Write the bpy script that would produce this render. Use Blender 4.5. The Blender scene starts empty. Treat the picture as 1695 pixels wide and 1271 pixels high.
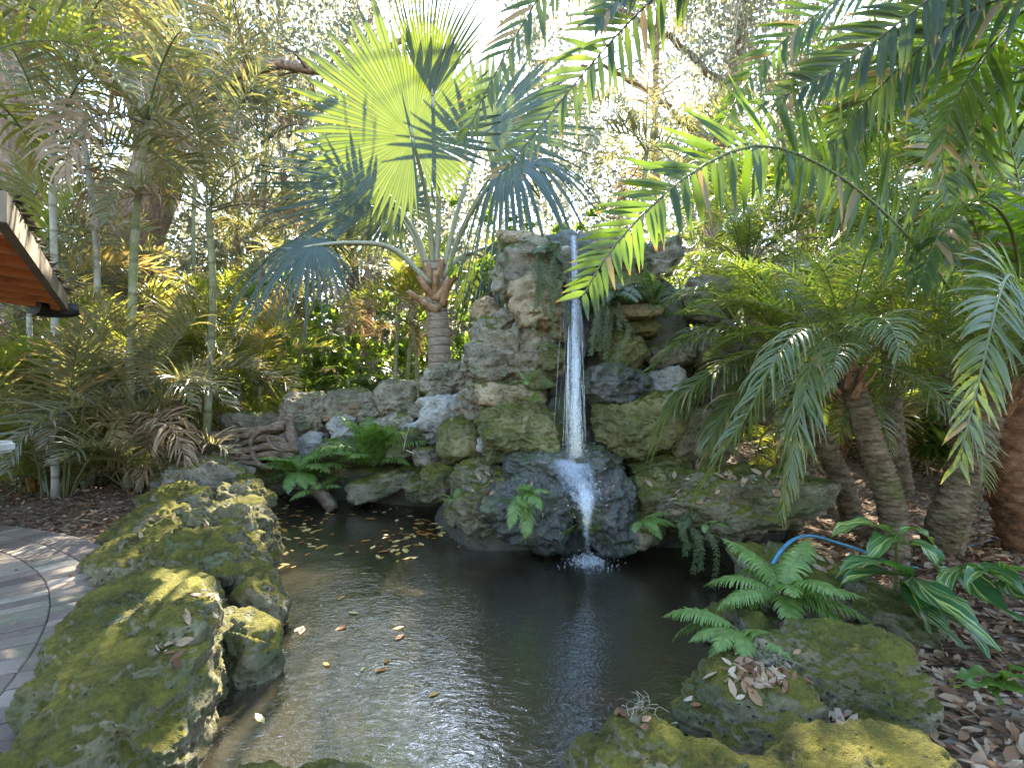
import bpy, bmesh, math, random
import numpy as np
from mathutils import Vector, Matrix
from mathutils.bvhtree import BVHTree

rad = math.radians
scn = bpy.context.scene
col = scn.collection
F, CX, CY, H = 847.5, 847.5, 635.5, 1.25
ZW = -0.10                                   # water level; the paving is z = 0

def at(px, py, Y):
    return Vector(((px - CX) / F * Y, Y, H - (py - CY) / F * Y))
def on_water(px, py):
    d = (H - ZW) * F / (py - CY)
    return Vector(((px - CX) / F * d, d, ZW))
def on_ground(px, py, z=0.0):
    d = (H - z) * F / (py - CY)
    return Vector(((px - CX) / F * d, d, z))

# ------------------------------------------------------------------ camera, sky, sun, exposure
cam = bpy.data.cameras.new('camera')
cam.sensor_fit = 'HORIZONTAL'; cam.sensor_width = 36; cam.lens = 18.0
cam.clip_start = 0.05; cam.clip_end = 800
camo = bpy.data.objects.new('camera', cam); col.objects.link(camo)
camo.location = (0, 0, H); camo.rotation_euler = (rad(90), 0, 0)
scn.camera = camo

SUN_EL, SUN_AZ = rad(41), rad(2.0)           # ahead of the camera, a little to the right
world = bpy.data.worlds.new('World'); scn.world = world; world.use_nodes = True
wn = world.node_tree
sky = wn.nodes.new('ShaderNodeTexSky'); sky.sky_type = 'NISHITA'
sky.sun_disc = False; sky.sun_elevation = SUN_EL; sky.sun_rotation = SUN_AZ
sky.air_density = 1.0; sky.dust_density = 0.15
bg = wn.nodes['Background']; bg.inputs['Strength'].default_value = 0.15
wn.links.new(sky.outputs[0], bg.inputs['Color'])
sl = bpy.data.lights.new('sun', 'SUN'); sl.energy = 4.2; sl.angle = rad(0.55); sl.color = (1.0, 0.95, 0.87)
so = bpy.data.objects.new('sun', sl); col.objects.link(so)
sdir = Vector((math.sin(SUN_AZ) * math.cos(SUN_EL), math.cos(SUN_AZ) * math.cos(SUN_EL), math.sin(SUN_EL)))
so.rotation_euler = sdir.to_track_quat('Z', 'Y').to_euler(); so.location = sdir * 60
scn.view_settings.view_transform = 'Standard'; scn.view_settings.look = 'None'
scn.view_settings.gamma = 1.0; scn.view_settings.exposure = 3.4
scn.view_settings.use_white_balance = True; scn.view_settings.white_balance_temperature = 7000   # shade balance
cy = scn.cycles
cy.max_bounces = 6; cy.diffuse_bounces = 3; cy.glossy_bounces = 2; cy.transmission_bounces = 4
cy.transparent_max_bounces = 10; cy.caustics_reflective = False; cy.caustics_refractive = False
cy.sample_clamp_indirect = 6.0
cy.use_denoising = True
try:
    cy.denoiser = 'OPENIMAGEDENOISE'; cy.denoising_input_passes = 'RGB_ALBEDO_NORMAL'; cy.denoising_prefilter = 'NONE'
except Exception:
    pass

# ------------------------------------------------------------------ noise
def _hash(ix, iy, iz, seed):
    h = (ix.astype(np.int64) * 374761393 + iy.astype(np.int64) * 668265263 + iz.astype(np.int64) * 2147483647 + seed * 144665) & 0xFFFFFFFF
    h = ((h ^ (h >> 13)) * 1274126177) & 0xFFFFFFFF
    h = ((h ^ (h >> 16)) * 2246822519) & 0xFFFFFFFF
    return ((h ^ (h >> 15)) & 0xFFFFFF) / float(0x7FFFFF) - 1.0
def vnoise(P, seed=0):
    P = np.asarray(P, float); I = np.floor(P).astype(np.int64); f = P - I
    u = f * f * f * (f * (f * 6 - 15) + 10); out = 0
    for dx in (0, 1):
        for dy in (0, 1):
            for dz in (0, 1):
                w = (u[:, 0] if dx else 1 - u[:, 0]) * (u[:, 1] if dy else 1 - u[:, 1]) * (u[:, 2] if dz else 1 - u[:, 2])
                out = out + w * _hash(I[:, 0] + dx, I[:, 1] + dy, I[:, 2] + dz, seed)
    return out
def fbm(P, oct=4, seed=0, gain=0.5, ridged=False):
    P = np.asarray(P, float); a, s, out = 1.0, 1.0, 0
    for o in range(oct):
        n = vnoise(P * s + 17.3 * o, seed + o)
        out = out + a * ((1 - 2 * np.abs(n)) if ridged else n)
        a *= gain; s *= 2.03
    return out

# ------------------------------------------------------------------ node helpers / materials
class NT:
    def __init__(s, name):
        s.m = bpy.data.materials.new(name); s.m.use_nodes = True
        s.t = s.m.node_tree; s.t.nodes.clear()
        s.out = s.t.nodes.new('ShaderNodeOutputMaterial')
    def n(s, typ, **kw):
        x = s.t.nodes.new('ShaderNode' + typ); ins = kw.pop('ins', {})
        for k, v in kw.items(): setattr(x, k, v)
        for k, v in ins.items(): s.set(x, k, v)
        return x
    def set(s, x, k, v):
        i = x.inputs[k]
        if isinstance(v, bpy.types.NodeSocket): s.t.links.new(v, i)
        elif isinstance(v, bpy.types.Node): s.t.links.new(v.outputs[0], i)
        else:
            if isinstance(v, tuple) and len(v) == 3 and i.type == 'RGBA': v = (*v, 1)
            i.default_value = v
    def noise(s, vec, scale, detail=4, rough=0.55, dist=0.0):
        return s.n('TexNoise', ins={'Vector': vec, 'Scale': scale, 'Detail': detail, 'Roughness': rough, 'Distortion': dist}).outputs['Fac']
    def ramp(s, fac, stops, interp='LINEAR'):
        r = s.n('ValToRGB', ins={'Fac': fac}); r.color_ramp.interpolation = interp
        e = r.color_ramp.elements
        while len(e) < len(stops): e.new(0.5)
        for k, (p, c) in enumerate(stops):
            e[k].position = p; e[k].color = (*c, 1) if isinstance(c, tuple) else (c, c, c, 1)
        return r.outputs['Color']
    def math(s, op, a, b=0.0, c=None, clamp=False):
        x = s.n('Math', operation=op, use_clamp=clamp); s.set(x, 0, a); s.set(x, 1, b)
        if c is not None: s.set(x, 2, c)
        return x.outputs[0]
    def mix(s, fac, a, b, blend='MIX'):
        x = s.n('Mix', data_type='RGBA', blend_type=blend)
        s.set(x, 0, fac); s.set(x, 6, a); s.set(x, 7, b)
        return x.outputs[2]
    def smooth(s, v, lo, hi):
        x = s.n('MapRange', interpolation_type='SMOOTHSTEP', ins={'Value': v, 'From Min': lo, 'From Max': hi})
        return x.outputs[0]
    def bump(s, height, strength=0.5, dist=0.02, normal=None):
        b = s.n('Bump', ins={'Height': height, 'Strength': strength, 'Distance': dist})
        if normal is not None: s.set(b, 'Normal', normal)
        return b.outputs[0]
    def pos(s): return s.n('NewGeometry').outputs['Position']
    def uv(s): return s.n('TexCoord').outputs['UV']
    def tint(s): return s.n('Attribute', attribute_name='tint').outputs['Fac']
    def done(s, sh):
        s.t.links.new(sh if isinstance(sh, bpy.types.NodeSocket) else sh.outputs[0], s.out.inputs['Surface']); return s.m
    def prin(s, **kw):
        return s.n('BsdfPrincipled', ins={k.replace('_', ' '): v for k, v in kw.items()})

leaf_k = 0.52
def leaf_mat(name, refl, refl2, trans, trans2, tw=0.45, rough=0.42, tip=None, tip_at=0.86, spec=0.5, dead=None, dead_amt=0.0, rib=0.0):
    t = NT(name); tint = t.tint()
    nz = t.noise(t.pos(), 2.2, 3)
    f = t.math('ADD', t.math('MULTIPLY', tint, 0.65), t.math('MULTIPLY', nz, 0.35))
    k = leaf_k; c = t.mix(f, tuple(k * x for x in refl), tuple(k * 1.05 * x for x in refl2)); c2 = t.mix(f, trans, trans2)
    if dead:
        oi = t.n('ObjectInfo').outputs['Random']
        dm = t.smooth(t.math('ADD', t.math('MULTIPLY', oi, 0.6), t.math('MULTIPLY', nz, 0.4)), 1.0 - dead_amt - 0.12, 1.0 - dead_amt + 0.12)
        c = t.mix(dm, c, dead); c2 = t.mix(dm, c2, (dead[0] * 1.3, dead[1] * 1.1, dead[2] * 0.7))
    if tip:
        dm2 = t.smooth(tint, 0.945, 0.965); c = t.mix(dm2, c, (0.30, 0.215, 0.10)); c2 = t.mix(dm2, c2, (0.34, 0.22, 0.06))
        sx = t.n('SeparateXYZ', ins={'Vector': t.uv()})
        tm = t.smooth(t.math('ADD', sx.outputs[1], t.math('MULTIPLY', tint, 0.12)), tip_at, tip_at + 0.16)
        c = t.mix(tm, c, tip); c2 = t.mix(tm, c2, (tip[0] * 1.2, tip[1], tip[2] * 0.6))
    if rib:                                                # thick ribs; pleat shading is painted dark along every fold too
        sx = t.n('SeparateXYZ', ins={'Vector': t.uv()}); u = t.math('ABSOLUTE', t.math('SUBTRACT', sx.outputs[0], 0.5))
        rm = t.math('MULTIPLY', t.math('MAXIMUM', t.smooth(u, 0.13, 0.03), t.smooth(u, 0.40, 0.5)), rib)
        c = t.mix(rm, c, tuple(0.55 * x for x in refl)); c2 = t.mix(rm, c2, tuple(0.30 * x for x in trans))
    p = t.prin(Base_Color=c, Roughness=rough, Specular_IOR_Level=spec)
    tr = t.n('BsdfTranslucent', ins={'Color': c2})
    return t.done(t.n('MixShader', ins={0: tw, 1: p, 2: tr}))

def bark_mat(name, c1, c2, c3, sc=(9, 9, 3), rings=0.0, moss=0.0, bump=0.6):
    t = NT(name); p = t.pos()
    mp = t.n('Mapping', ins={'Vector': p, 'Scale': sc}).outputs[0]
    n1 = t.noise(mp, 1.6, 7, 0.65); n2 = t.noise(p, 30, 5, 0.6)
    c = t.ramp(t.math('ADD', t.math('MULTIPLY', n1, 0.75), t.math('MULTIPLY', n2, 0.25)), [(0.33, c1), (0.5, c2), (0.68, c3)])
    hgt = t.math('ADD', n1, t.math('MULTIPLY', n2, 0.4))
    if rings:
        sx = t.n('SeparateXYZ', ins={'Vector': t.uv()})
        rg = t.math('FRACT', t.math('ADD', t.math('MULTIPLY', sx.outputs[1], rings), t.math('MULTIPLY', n1, 0.25)))
        band = t.smooth(t.math('ABSOLUTE', t.math('SUBTRACT', rg, 0.5)), 0.40, 0.48)
        c = t.mix(t.math('MULTIPLY', band, 0.6), c, (c1[0] * 0.6, c1[1] * 0.55, c1[2] * 0.5))
        hgt = t.math('SUBTRACT', hgt, t.math('MULTIPLY', band, 0.6))
    if moss:
        mm = t.smooth(t.noise(p, 5, 5), 0.62 - moss * 0.3, 0.75 - moss * 0.2)
        c = t.mix(t.math('MULTIPLY', mm, 0.75), c, (0.10, 0.12, 0.03))
    return t.done(t.prin(Base_Color=c, Roughness=0.85, Specular_IOR_Level=0.25, Normal=t.bump(hgt, bump, 0.02)))

def rock_mat(name, c1, c2, c3, moss=0.3, lichen=0.3, wet=0.0, green=0.0, m1=(0.045, 0.06, 0.008), m2=(0.19, 0.20, 0.035)):
    t = NT(name); p = t.pos(); g = t.n('NewGeometry')
    nb = t.noise(p, 2.3, 5, 0.6, 0.4); nm = t.noise(p, 9, 8, 0.65); nf = t.noise(p, 46, 6, 0.7)
    mp = t.n('Mapping', ins={'Vector': p, 'Rotation': (0.4, 0.5, 0.2), 'Scale': (3, 3, 13)}).outputs[0]
    st = t.noise(mp, 1.3, 6, 0.6)
    f = t.math('ADD', t.math('ADD', t.math('MULTIPLY', nb, 0.4), t.math('MULTIPLY', nm, 0.35)), t.math('ADD', t.math('MULTIPLY', nf, 0.15), t.math('MULTIPLY', st, 0.1)))
    c = t.ramp(f, [(0.36, c1), (0.50, c2), (0.64, c3)])
    # rusty stains and pale lichen with shapes of their own
    rs = t.smooth(t.noise(t.n('Mapping', ins={'Vector': p, 'Location': (7, 3, 1)}).outputs[0], 3.1, 6, 0.6), 0.56, 0.72)
    c = t.mix(t.math('MULTIPLY', rs, 0.55), c, (c2[0] * 1.05, c2[1] * 0.78, c2[2] * 0.5))
    li = t.smooth(t.math('ADD', t.math('MULTIPLY', nm, 0.6), t.math('MULTIPLY', t.noise(p, 4.2, 3), 0.4)), 0.66 - 0.13 * lichen, 0.72)
    c = t.mix(t.math('MULTIPLY', li, 0.75 if lichen else 0.0), c, (0.46, 0.46, 0.41))
    # pits, with their recess shade put into the colour as dark spots
    pv = t.n('TexVoronoi', ins={'Vector': p, 'Scale': 34.0, 'Randomness': 1.0}).outputs['Distance']
    pit = t.smooth(t.math('ADD', pv, t.math('MULTIPLY', nm, 0.55)), 0.5, 0.34)
    c = t.mix(t.math('MULTIPLY', pit, 0.7), c, (0.03, 0.028, 0.022))
    sx = t.n('SeparateXYZ', ins={'Vector': g.outputs['Normal']})
    up = sx.outputs[2]
    mo = t.math('ADD', t.math('MULTIPLY', up, 0.42), t.math('ADD', t.math('MULTIPLY', t.noise(p, 3.0, 6, 0.62), 1.0), t.math('MULTIPLY', nm, 0.45)))
    mo = t.smooth(mo, 1.12 - moss * 0.62, 1.27 - moss * 0.55)
    mc = t.ramp(t.math('ADD', t.math('MULTIPLY', t.noise(p, 6, 5), 0.6), t.math('MULTIPLY', nf, 0.4)), [(0.36, m1), (0.52, ((m1[0] + m2[0]) / 2, (m1[1] + m2[1]) / 2, (m1[2] + m2[2]) / 2)), (0.66, m2)])
    if green:
        gm = t.smooth(t.noise(t.n('Mapping', ins={'Vector': p, 'Location': (3, 9, 4)}).outputs[0], 3.6, 5), 0.62 - 0.3 * green, 0.66)
        c = t.mix(t.math('MULTIPLY', gm, 0.7), c, (0.065, 0.085, 0.03))
    c = t.mix(mo, c, mc)
    rough = t.math('ADD', t.math('MULTIPLY', mo, 0.1 if wet == 0 else 0.3), 0.86 - wet * 0.58, clamp=True)
    vo = t.math('MULTIPLY', pit, -0.8)
    hgt = t.math('ADD', t.math('ADD', t.math('MULTIPLY', nm, 1.0), t.math('MULTIPLY', nf, 0.5)), vo)
    hgt = t.math('ADD', hgt, t.math('MULTIPLY', t.math('MULTIPLY', mo, t.noise(p, 170, 4, 0.7)), 0.9))
    return t.done(t.prin(Base_Color=c, Roughness=rough, Specular_IOR_Level=0.3 + wet * 0.4, Normal=t.bump(hgt, 1.0, 0.026)))

M = {}
M['rock_grey'] = rock_mat('limestone_grey', (0.06, 0.052, 0.038), (0.21, 0.18, 0.125), (0.38, 0.34, 0.25), 0.16, 0.5, green=0.35)
M['rock_tan'] = rock_mat('limestone_tan', (0.12, 0.09, 0.05), (0.29, 0.22, 0.13), (0.42, 0.34, 0.22), 0.12, 0.25, green=0.35)
M['rock_pale'] = rock_mat('limestone_pale', (0.15, 0.145, 0.13), (0.32, 0.31, 0.28), (0.50, 0.48, 0.44), 0.05, 0.9)
M['rock_green'] = rock_mat('limestone_algae', (0.04, 0.04, 0.018), (0.16, 0.145, 0.06), (0.30, 0.27, 0.15), 0.42, 0.3, green=0.8)
M['rock_moss'] = rock_mat('limestone_mossy', (0.045, 0.042, 0.025), (0.15, 0.13, 0.08), (0.30, 0.27, 0.19), 0.42, 0.5, green=0.5, m1=(0.03, 0.036, 0.005), m2=(0.20, 0.20, 0.03))
M['rock_near'] = rock_mat('limestone_ledge', (0.045, 0.04, 0.022), (0.15, 0.13, 0.07), (0.33, 0.30, 0.21), 0.36, 0.8, green=0.6, m1=(0.03, 0.032, 0.004), m2=(0.25, 0.22, 0.03))
M['rock_wet'] = rock_mat('limestone_wet', (0.012, 0.014, 0.012), (0.045, 0.048, 0.040), (0.11, 0.11, 0.09), 0.18, 0.06, wet=0.85, green=0.5, m1=(0.02, 0.03, 0.006), m2=(0.08, 0.11, 0.02))
M['rock_core'] = rock_mat('mortar_rubble', (0.03, 0.028, 0.022), (0.085, 0.075, 0.055), (0.14, 0.125, 0.095), 0.25, 0.0, green=0.5)

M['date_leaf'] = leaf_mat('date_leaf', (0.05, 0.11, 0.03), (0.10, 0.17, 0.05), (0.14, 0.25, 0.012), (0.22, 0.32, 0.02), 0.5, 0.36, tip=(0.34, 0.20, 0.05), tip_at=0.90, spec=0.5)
M['date_dark'] = leaf_mat('date_leaf_shade', (0.035, 0.075, 0.045), (0.06, 0.11, 0.055), (0.13, 0.22, 0.03), (0.24, 0.32, 0.03), 0.42, 0.36, tip=(0.36, 0.22, 0.05), tip_at=0.86)  # darker copy of the date leaf, shade put into its colour
leaf_k = 0.68
M['pygmy_leaf'] = leaf_mat('pygmy_date_leaf', (0.075, 0.13, 0.03), (0.15, 0.20, 0.06), (0.26, 0.38, 0.03), (0.42, 0.48, 0.05), 0.40, 0.27, tip=(0.40, 0.32, 0.12), tip_at=0.86, spec=0.7)
leaf_k = 1.15
M['areca_leaf'] = leaf_mat('areca_leaf', (0.075, 0.085, 0.035), (0.17, 0.165, 0.095), (0.22, 0.23, 0.05), (0.40, 0.35, 0.09), 0.36, 0.32, tip=(0.32, 0.25, 0.14), tip_at=0.8, spec=0.75, dead=(0.33, 0.27, 0.19), dead_amt=0.24)
M['areca_green'] = leaf_mat('areca_leaf_green', (0.075, 0.11, 0.022), (0.17, 0.18, 0.05), (0.30, 0.36, 0.03), (0.46, 0.44, 0.06), 0.46, 0.34, tip=(0.3, 0.22, 0.08), tip_at=0.92, spec=0.6, dead=(0.40, 0.30, 0.14), dead_amt=0.26)
M['dead_leaf'] = leaf_mat('dead_frond', (0.22, 0.145, 0.085), (0.36, 0.27, 0.18), (0.30, 0.17, 0.06), (0.40, 0.25, 0.10), 0.3, 0.6)
leaf_k = 0.8
M['silver_leaf'] = leaf_mat('silver_fan_leaf', (0.085, 0.13, 0.11), (0.14, 0.19, 0.165), (0.092, 0.13, 0.006), (0.140, 0.172, 0.008), 0.46, 0.5, spec=0.35, rib=0.75)
M['lady_leaf'] = leaf_mat('lady_palm_leaf', (0.03, 0.075, 0.018), (0.07, 0.13, 0.03), (0.20, 0.36, 0.03), (0.36, 0.46, 0.04), 0.45, 0.32, tip=(0.35, 0.26, 0.06), tip_at=0.95)
M['bush_leaf'] = leaf_mat('shrub_leaf', (0.04, 0.09, 0.02), (0.09, 0.15, 0.035), (0.22, 0.38, 0.03), (0.42, 0.50, 0.05), 0.5, 0.4)
M['oak_leaf'] = leaf_mat('oak_leaf', (0.075, 0.085, 0.04), (0.16, 0.155, 0.09), (0.22, 0.23, 0.12), (0.36, 0.35, 0.24), 0.45, 0.5)
M['moss_hang'] = leaf_mat('spanish_moss', (0.24, 0.235, 0.19), (0.36, 0.34, 0.28), (0.38, 0.35, 0.24), (0.45, 0.42, 0.30), 0.4, 0.9, spec=0.1)
leaf_k = 0.8
M['fern_leaf'] = leaf_mat('fern_leaf', (0.09, 0.17, 0.03), (0.22, 0.34, 0.085), (0.20, 0.42, 0.05), (0.32, 0.52, 0.08), 0.36, 0.45)
M['fern_dark'] = leaf_mat('hanging_fern_leaf', (0.05, 0.085, 0.03), (0.10, 0.13, 0.05), (0.12, 0.2, 0.03), (0.2, 0.28, 0.05), 0.35, 0.5)
M['rachis'] = leaf_mat('rachis_green', (0.13, 0.15, 0.045), (0.17, 0.17, 0.06), (0.2, 0.2, 0.05), (0.2, 0.2, 0.05), 0.05, 0.35)
M['rachis_brown'] = leaf_mat('rachis_brown', (0.09, 0.075, 0.035), (0.14, 0.11, 0.06), (0.2, 0.15, 0.05), (0.2, 0.15, 0.05), 0.05, 0.4)
M['petiole_silver'] = leaf_mat('petiole_silver', (0.30, 0.31, 0.20), (0.40, 0.37, 0.26), (0.2, 0.2, 0.05), (0.2, 0.2, 0.05), 0.03, 0.5)
M['boot'] = bark_mat('leaf_base', (0.14, 0.075, 0.035), (0.34, 0.20, 0.10), (0.52, 0.38, 0.25), (6, 6, 3), bump=0.5)
M['boot_red'] = bark_mat('leaf_base_red', (0.07, 0.03, 0.014), (0.22, 0.10, 0.045), (0.42, 0.25, 0.14), (9, 9, 5), bump=0.6)
M['bark_silver'] = bark_mat('bark_silver_palm', (0.14, 0.105, 0.07), (0.26, 0.20, 0.14), (0.36, 0.30, 0.22), (5, 5, 22), rings=26, bump=0.7)
M['bark_pygmy'] = bark_mat('bark_pygmy', (0.04, 0.028, 0.016), (0.15, 0.108, 0.065), (0.30, 0.23, 0.15), (6, 6, 14), moss=0.2, bump=0.7)
M['bark_date'] = bark_mat('bark_date', (0.05, 0.025, 0.014), (0.19, 0.09, 0.045), (0.33, 0.18, 0.10), (6, 6, 9), bump=0.8)
M['bark_oak'] = bark_mat('bark_oak', (0.05, 0.032, 0.02), (0.19, 0.12, 0.08), (0.33, 0.24, 0.17), (12, 12, 3), bump=1.0)
M['cane'] = bark_mat('areca_cane', (0.14, 0.14, 0.06), (0.24, 0.235, 0.12), (0.36, 0.34, 0.24), (3, 3, 3), rings=11, bump=0.2)
M['cane_grey'] = bark_mat('areca_cane_grey', (0.22, 0.20, 0.155), (0.36, 0.34, 0.28), (0.46, 0.44, 0.38), (3, 3, 3), rings=14, bump=0.2)
M['cane_orange'] = bark_mat('areca_cane_orange', (0.12, 0.05, 0.012), (0.26, 0.11, 0.025), (0.34, 0.20, 0.07), (3, 3, 4), rings=7, bump=0.25)
M['driftwood'] = bark_mat('driftwood', (0.05, 0.033, 0.02), (0.15, 0.105, 0.07), (0.28, 0.215, 0.155), (7, 14, 14), bump=0.8)

def simple(name, c, rough=0.6, spec=0.4, var=0.25, scale=12, bump=0.2):
    t = NT(name); n = t.noise(t.pos(), scale, 6, 0.6)
    cc = t.ramp(n, [(0.35, tuple(x * (1 - var) for x in c)), (0.65, tuple(min(1, x * (1 + var)) for x in c))])
    return t.done(t.prin(Base_Color=cc, Roughness=rough, Specular_IOR_Level=spec, Normal=t.bump(n, bump, 0.01)))
def wood_mat(name, c1, c2):
    t = NT(name); p = t.uv()
    mp = t.n('Mapping', ins={'Vector': p, 'Scale': (3, 40, 1)}).outputs[0]
    n = t.noise(mp, 1.5, 6, 0.6, 0.5); st = t.smooth(t.noise(t.pos(), 5, 4), 0.52, 0.66)
    c = t.mix(t.math('MULTIPLY', st, 0.6), t.mix(n, c1, c2), (c1[0] * 0.4, c1[1] * 0.35, c1[2] * 0.3))
    return t.done(t.prin(Base_Color=c, Roughness=0.5, Normal=t.bump(n, 0.3, 0.005)))

# ------------------------------------------------------------------ mesh builder
class MB:
    def __init__(s): s.v = []; s.f = []; s.mi = []; s.uv = []; s.ti = []
    def add(s, verts, faces, mi=0, uvs=None, tint=0.5):
        b = len(s.v); s.v.extend(verts); n = len(verts)
        s.uv.extend(uvs if uvs else [(0.5, 0.5)] * n); s.ti.extend([tint] * n)
        for f in faces: s.f.append([b + i for i in f]); s.mi.append(mi)
    def mesh(s, name, mats, smooth=True):
        me = bpy.data.meshes.new(name)
        me.from_pydata([tuple(v) for v in s.v], [], s.f)
        for m in mats: me.materials.append(m)
        me.polygons.foreach_set('material_index', s.mi)
        me.polygons.foreach_set('use_smooth', [smooth] * len(s.f))
        li = np.empty(len(me.loops), np.int32); me.loops.foreach_get('vertex_index', li)
        uvl = me.uv_layers.new(name='UVMap'); uv = np.array(s.uv, np.float32)[li]
        uvl.data.foreach_set('uv', uv.ravel())
        a = me.attributes.new('tint', 'FLOAT', 'POINT'); a.data.foreach_set('value', np.array(s.ti, np.float32))
        me.update(); return me
def arr_mesh(name, V, Fq, mat, tint=None, uv=None, smooth=False):
    me = bpy.data.meshes.new(name); V = np.asarray(V, np.float32); Fq = np.asarray(Fq, np.int32); k = Fq.shape[1]
    me.vertices.add(len(V)); me.vertices.foreach_set('co', V.ravel())
    me.loops.add(Fq.size); me.loops.foreach_set('vertex_index', Fq.ravel())
    me.polygons.add(len(Fq)); me.polygons.foreach_set('loop_start', np.arange(0, Fq.size, k, dtype=np.int32))
    me.polygons.foreach_set('use_smooth', np.full(len(Fq), smooth))
    me.materials.append(mat); me.update(calc_edges=True)
    if tint is not None:
        a = me.attributes.new('tint', 'FLOAT', 'POINT'); a.data.foreach_set('value', np.asarray(tint, np.float32))
    if uv is not None:
        l = me.uv_layers.new(name='UVMap'); l.data.foreach_set('uv', np.asarray(uv, np.float32)[Fq.ravel()].ravel())
    me.validate(); return me

def tag(o, label=None, cat=None, group=None, kind=None):
    for k, v in (('label', label), ('category', cat), ('group', group), ('kind', kind)):
        if v: o[k] = v
    return o
def thing(name, loc, label, cat, group=None, rz=0.0):
    o = bpy.data.objects.new(name, None); col.objects.link(o); o.location = loc; o.rotation_euler.z = rz
    o.empty_display_size = 0.1
    return tag(o, label, cat, group)
def link(name, me, parent=None, world=False):
    """world=True: the mesh holds world coordinates although it is parented to an (unrotated) thing"""
    o = bpy.data.objects.new(name, me); col.objects.link(o)
    if parent is not None:
        o.parent = parent
        if world: o.matrix_parent_inverse = Matrix.Translation(-Vector(root_loc(parent)))
    return o
def root_loc(p):
    v = Vector((0, 0, 0))
    while p is not None:
        v = v + p.location; p = p.parent
    return v

def spline(pts, n):
    P = [Vector(p) for p in pts]
    if len(P) == 2: return [P[0].lerp(P[1], i / (n - 1)) for i in range(n)]
    P = [P[0] * 2 - P[1]] + P + [P[-1] * 2 - P[-2]]; out = []; m = len(P) - 3
    for i in range(n):
        u = i / (n - 1) * m; k = min(int(u), m - 1); t = u - k
        a, b, c, d = P[k:k + 4]
        out.append(0.5 * ((2 * b) + (c - a) * t + (2 * a - 5 * b + 4 * c - d) * t * t + (3 * b - a - 3 * c + d) * t ** 3))
    # even arc length
    L = [0]
    for i in range(1, n): L.append(L[-1] + (out[i] - out[i - 1]).length)
    res = []; j = 0
    for i in range(n):
        s = L[-1] * i / (n - 1)
        while j < n - 2 and L[j + 1] < s: j += 1
        d = L[j + 1] - L[j]
        res.append(out[j].lerp(out[j + 1], (s - L[j]) / d if d > 1e-9 else 0))
    return res
def tube(mb, pts, radii, sides=8, mi=0, rfun=None, tint=0.5, cap=True, flat=1.0):
    n = len(pts); V = []; U = []; prev = None
    for i, p in enumerate(pts):
        t = (pts[min(i + 1, n - 1)] - pts[max(i - 1, 0)]).normalized()
        if prev is None:
            a = Vector((0, 0, 1)) if abs(t.z) < 0.9 else Vector((1, 0, 0)); x = (a - t * a.dot(t)).normalized()
        else:
            x = prev - t * prev.dot(t); x = x.normalized()
        prev = x; y = t.cross(x)
        r = radii[i] if isinstance(radii, (list, tuple)) else radii
        for k in range(sides):
            th = 2 * math.pi * k / sides
            rr = r * (rfun(i, k, th) if rfun else 1.0)
            V.append(p + x * (math.cos(th) * rr * flat) + y * (math.sin(th) * rr)); U.append((k / sides, i / (n - 1)))
    Fc = []
    for i in range(n - 1):
        for k in range(sides):
            k2 = (k + 1) % sides
            Fc.append((i * sides + k, i * sides + k2, (i + 1) * sides + k2, (i + 1) * sides + k))
    if cap:
        Fc.append(tuple(range(sides - 1, -1, -1))); Fc.append(tuple((n - 1) * sides + k for k in range(sides)))
    mb.add(V, Fc, mi, U, tint)
Z = Vector((0, 0, 1))
def blade(mb, p, d, nrm, L, w, prof, droop, fold=0.0, mi=0, tint=0.5, grav=None, twist=0.0):
    """one leaflet: a tapering strip with a V fold; bends down along its length"""
    K = len(prof) - 1; g = grav or Vector((0, 0, -1)); V = []; U = []; Fc = []
    c = Vector(p); step = L / K; d = d.normalized()
    cols = 3 if fold else 2
    for k in range(K + 1):
        s = d.cross(nrm)
        s = s.normalized() if s.length > 1e-6 else Vector((1, 0, 0))
        n2 = s.cross(d)
        if twist:
            a = twist * k / K; s, n2 = s * math.cos(a) + n2 * math.sin(a), n2 * math.cos(a) - s * math.sin(a)
        ww = w * prof[k] * 0.5
        if fold:
            V += [c - s * ww + n2 * (ww * fold), c.copy(), c + s * ww + n2 * (ww * fold)]; U += [(0, k / K), (0.5, k / K), (1, k / K)]
        else:
            V += [c - s * ww, c + s * ww]; U += [(0, k / K), (1, k / K)]
        d = (d + g * (droop * (k + 1) / K)).normalized()
        c = c + d * step
    for k in range(K):
        for j in range(cols - 1):
            Fc.append((k * cols + j, k * cols + j + 1, (k + 1) * cols + j + 1, (k + 1) * cols + j))
    mb.add(V, Fc, mi, U, tint)
P_DATE = (0.45, 0.95, 1.0, 0.8, 0.45, 0.04)
P_THIN = (0.6, 1.0, 0.7, 0.06)
P_TOOTH = (0.9, 1.0, 0.72, 0.92, 0.6, 0.76, 0.45, 0.52, 0.28, 0.3, 0.04)
def lp_palm(t): return min(1.0, 0.45 + 2.2 * t) * (1.0 if t < 0.55 else max(0.28, 1.0 - (t - 0.55) * 1.5))
def lp_fern(t): return max(0.07, math.sin(math.pi * min(1.0, 0.16 + 0.86 * t)) ** 0.8)
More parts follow.
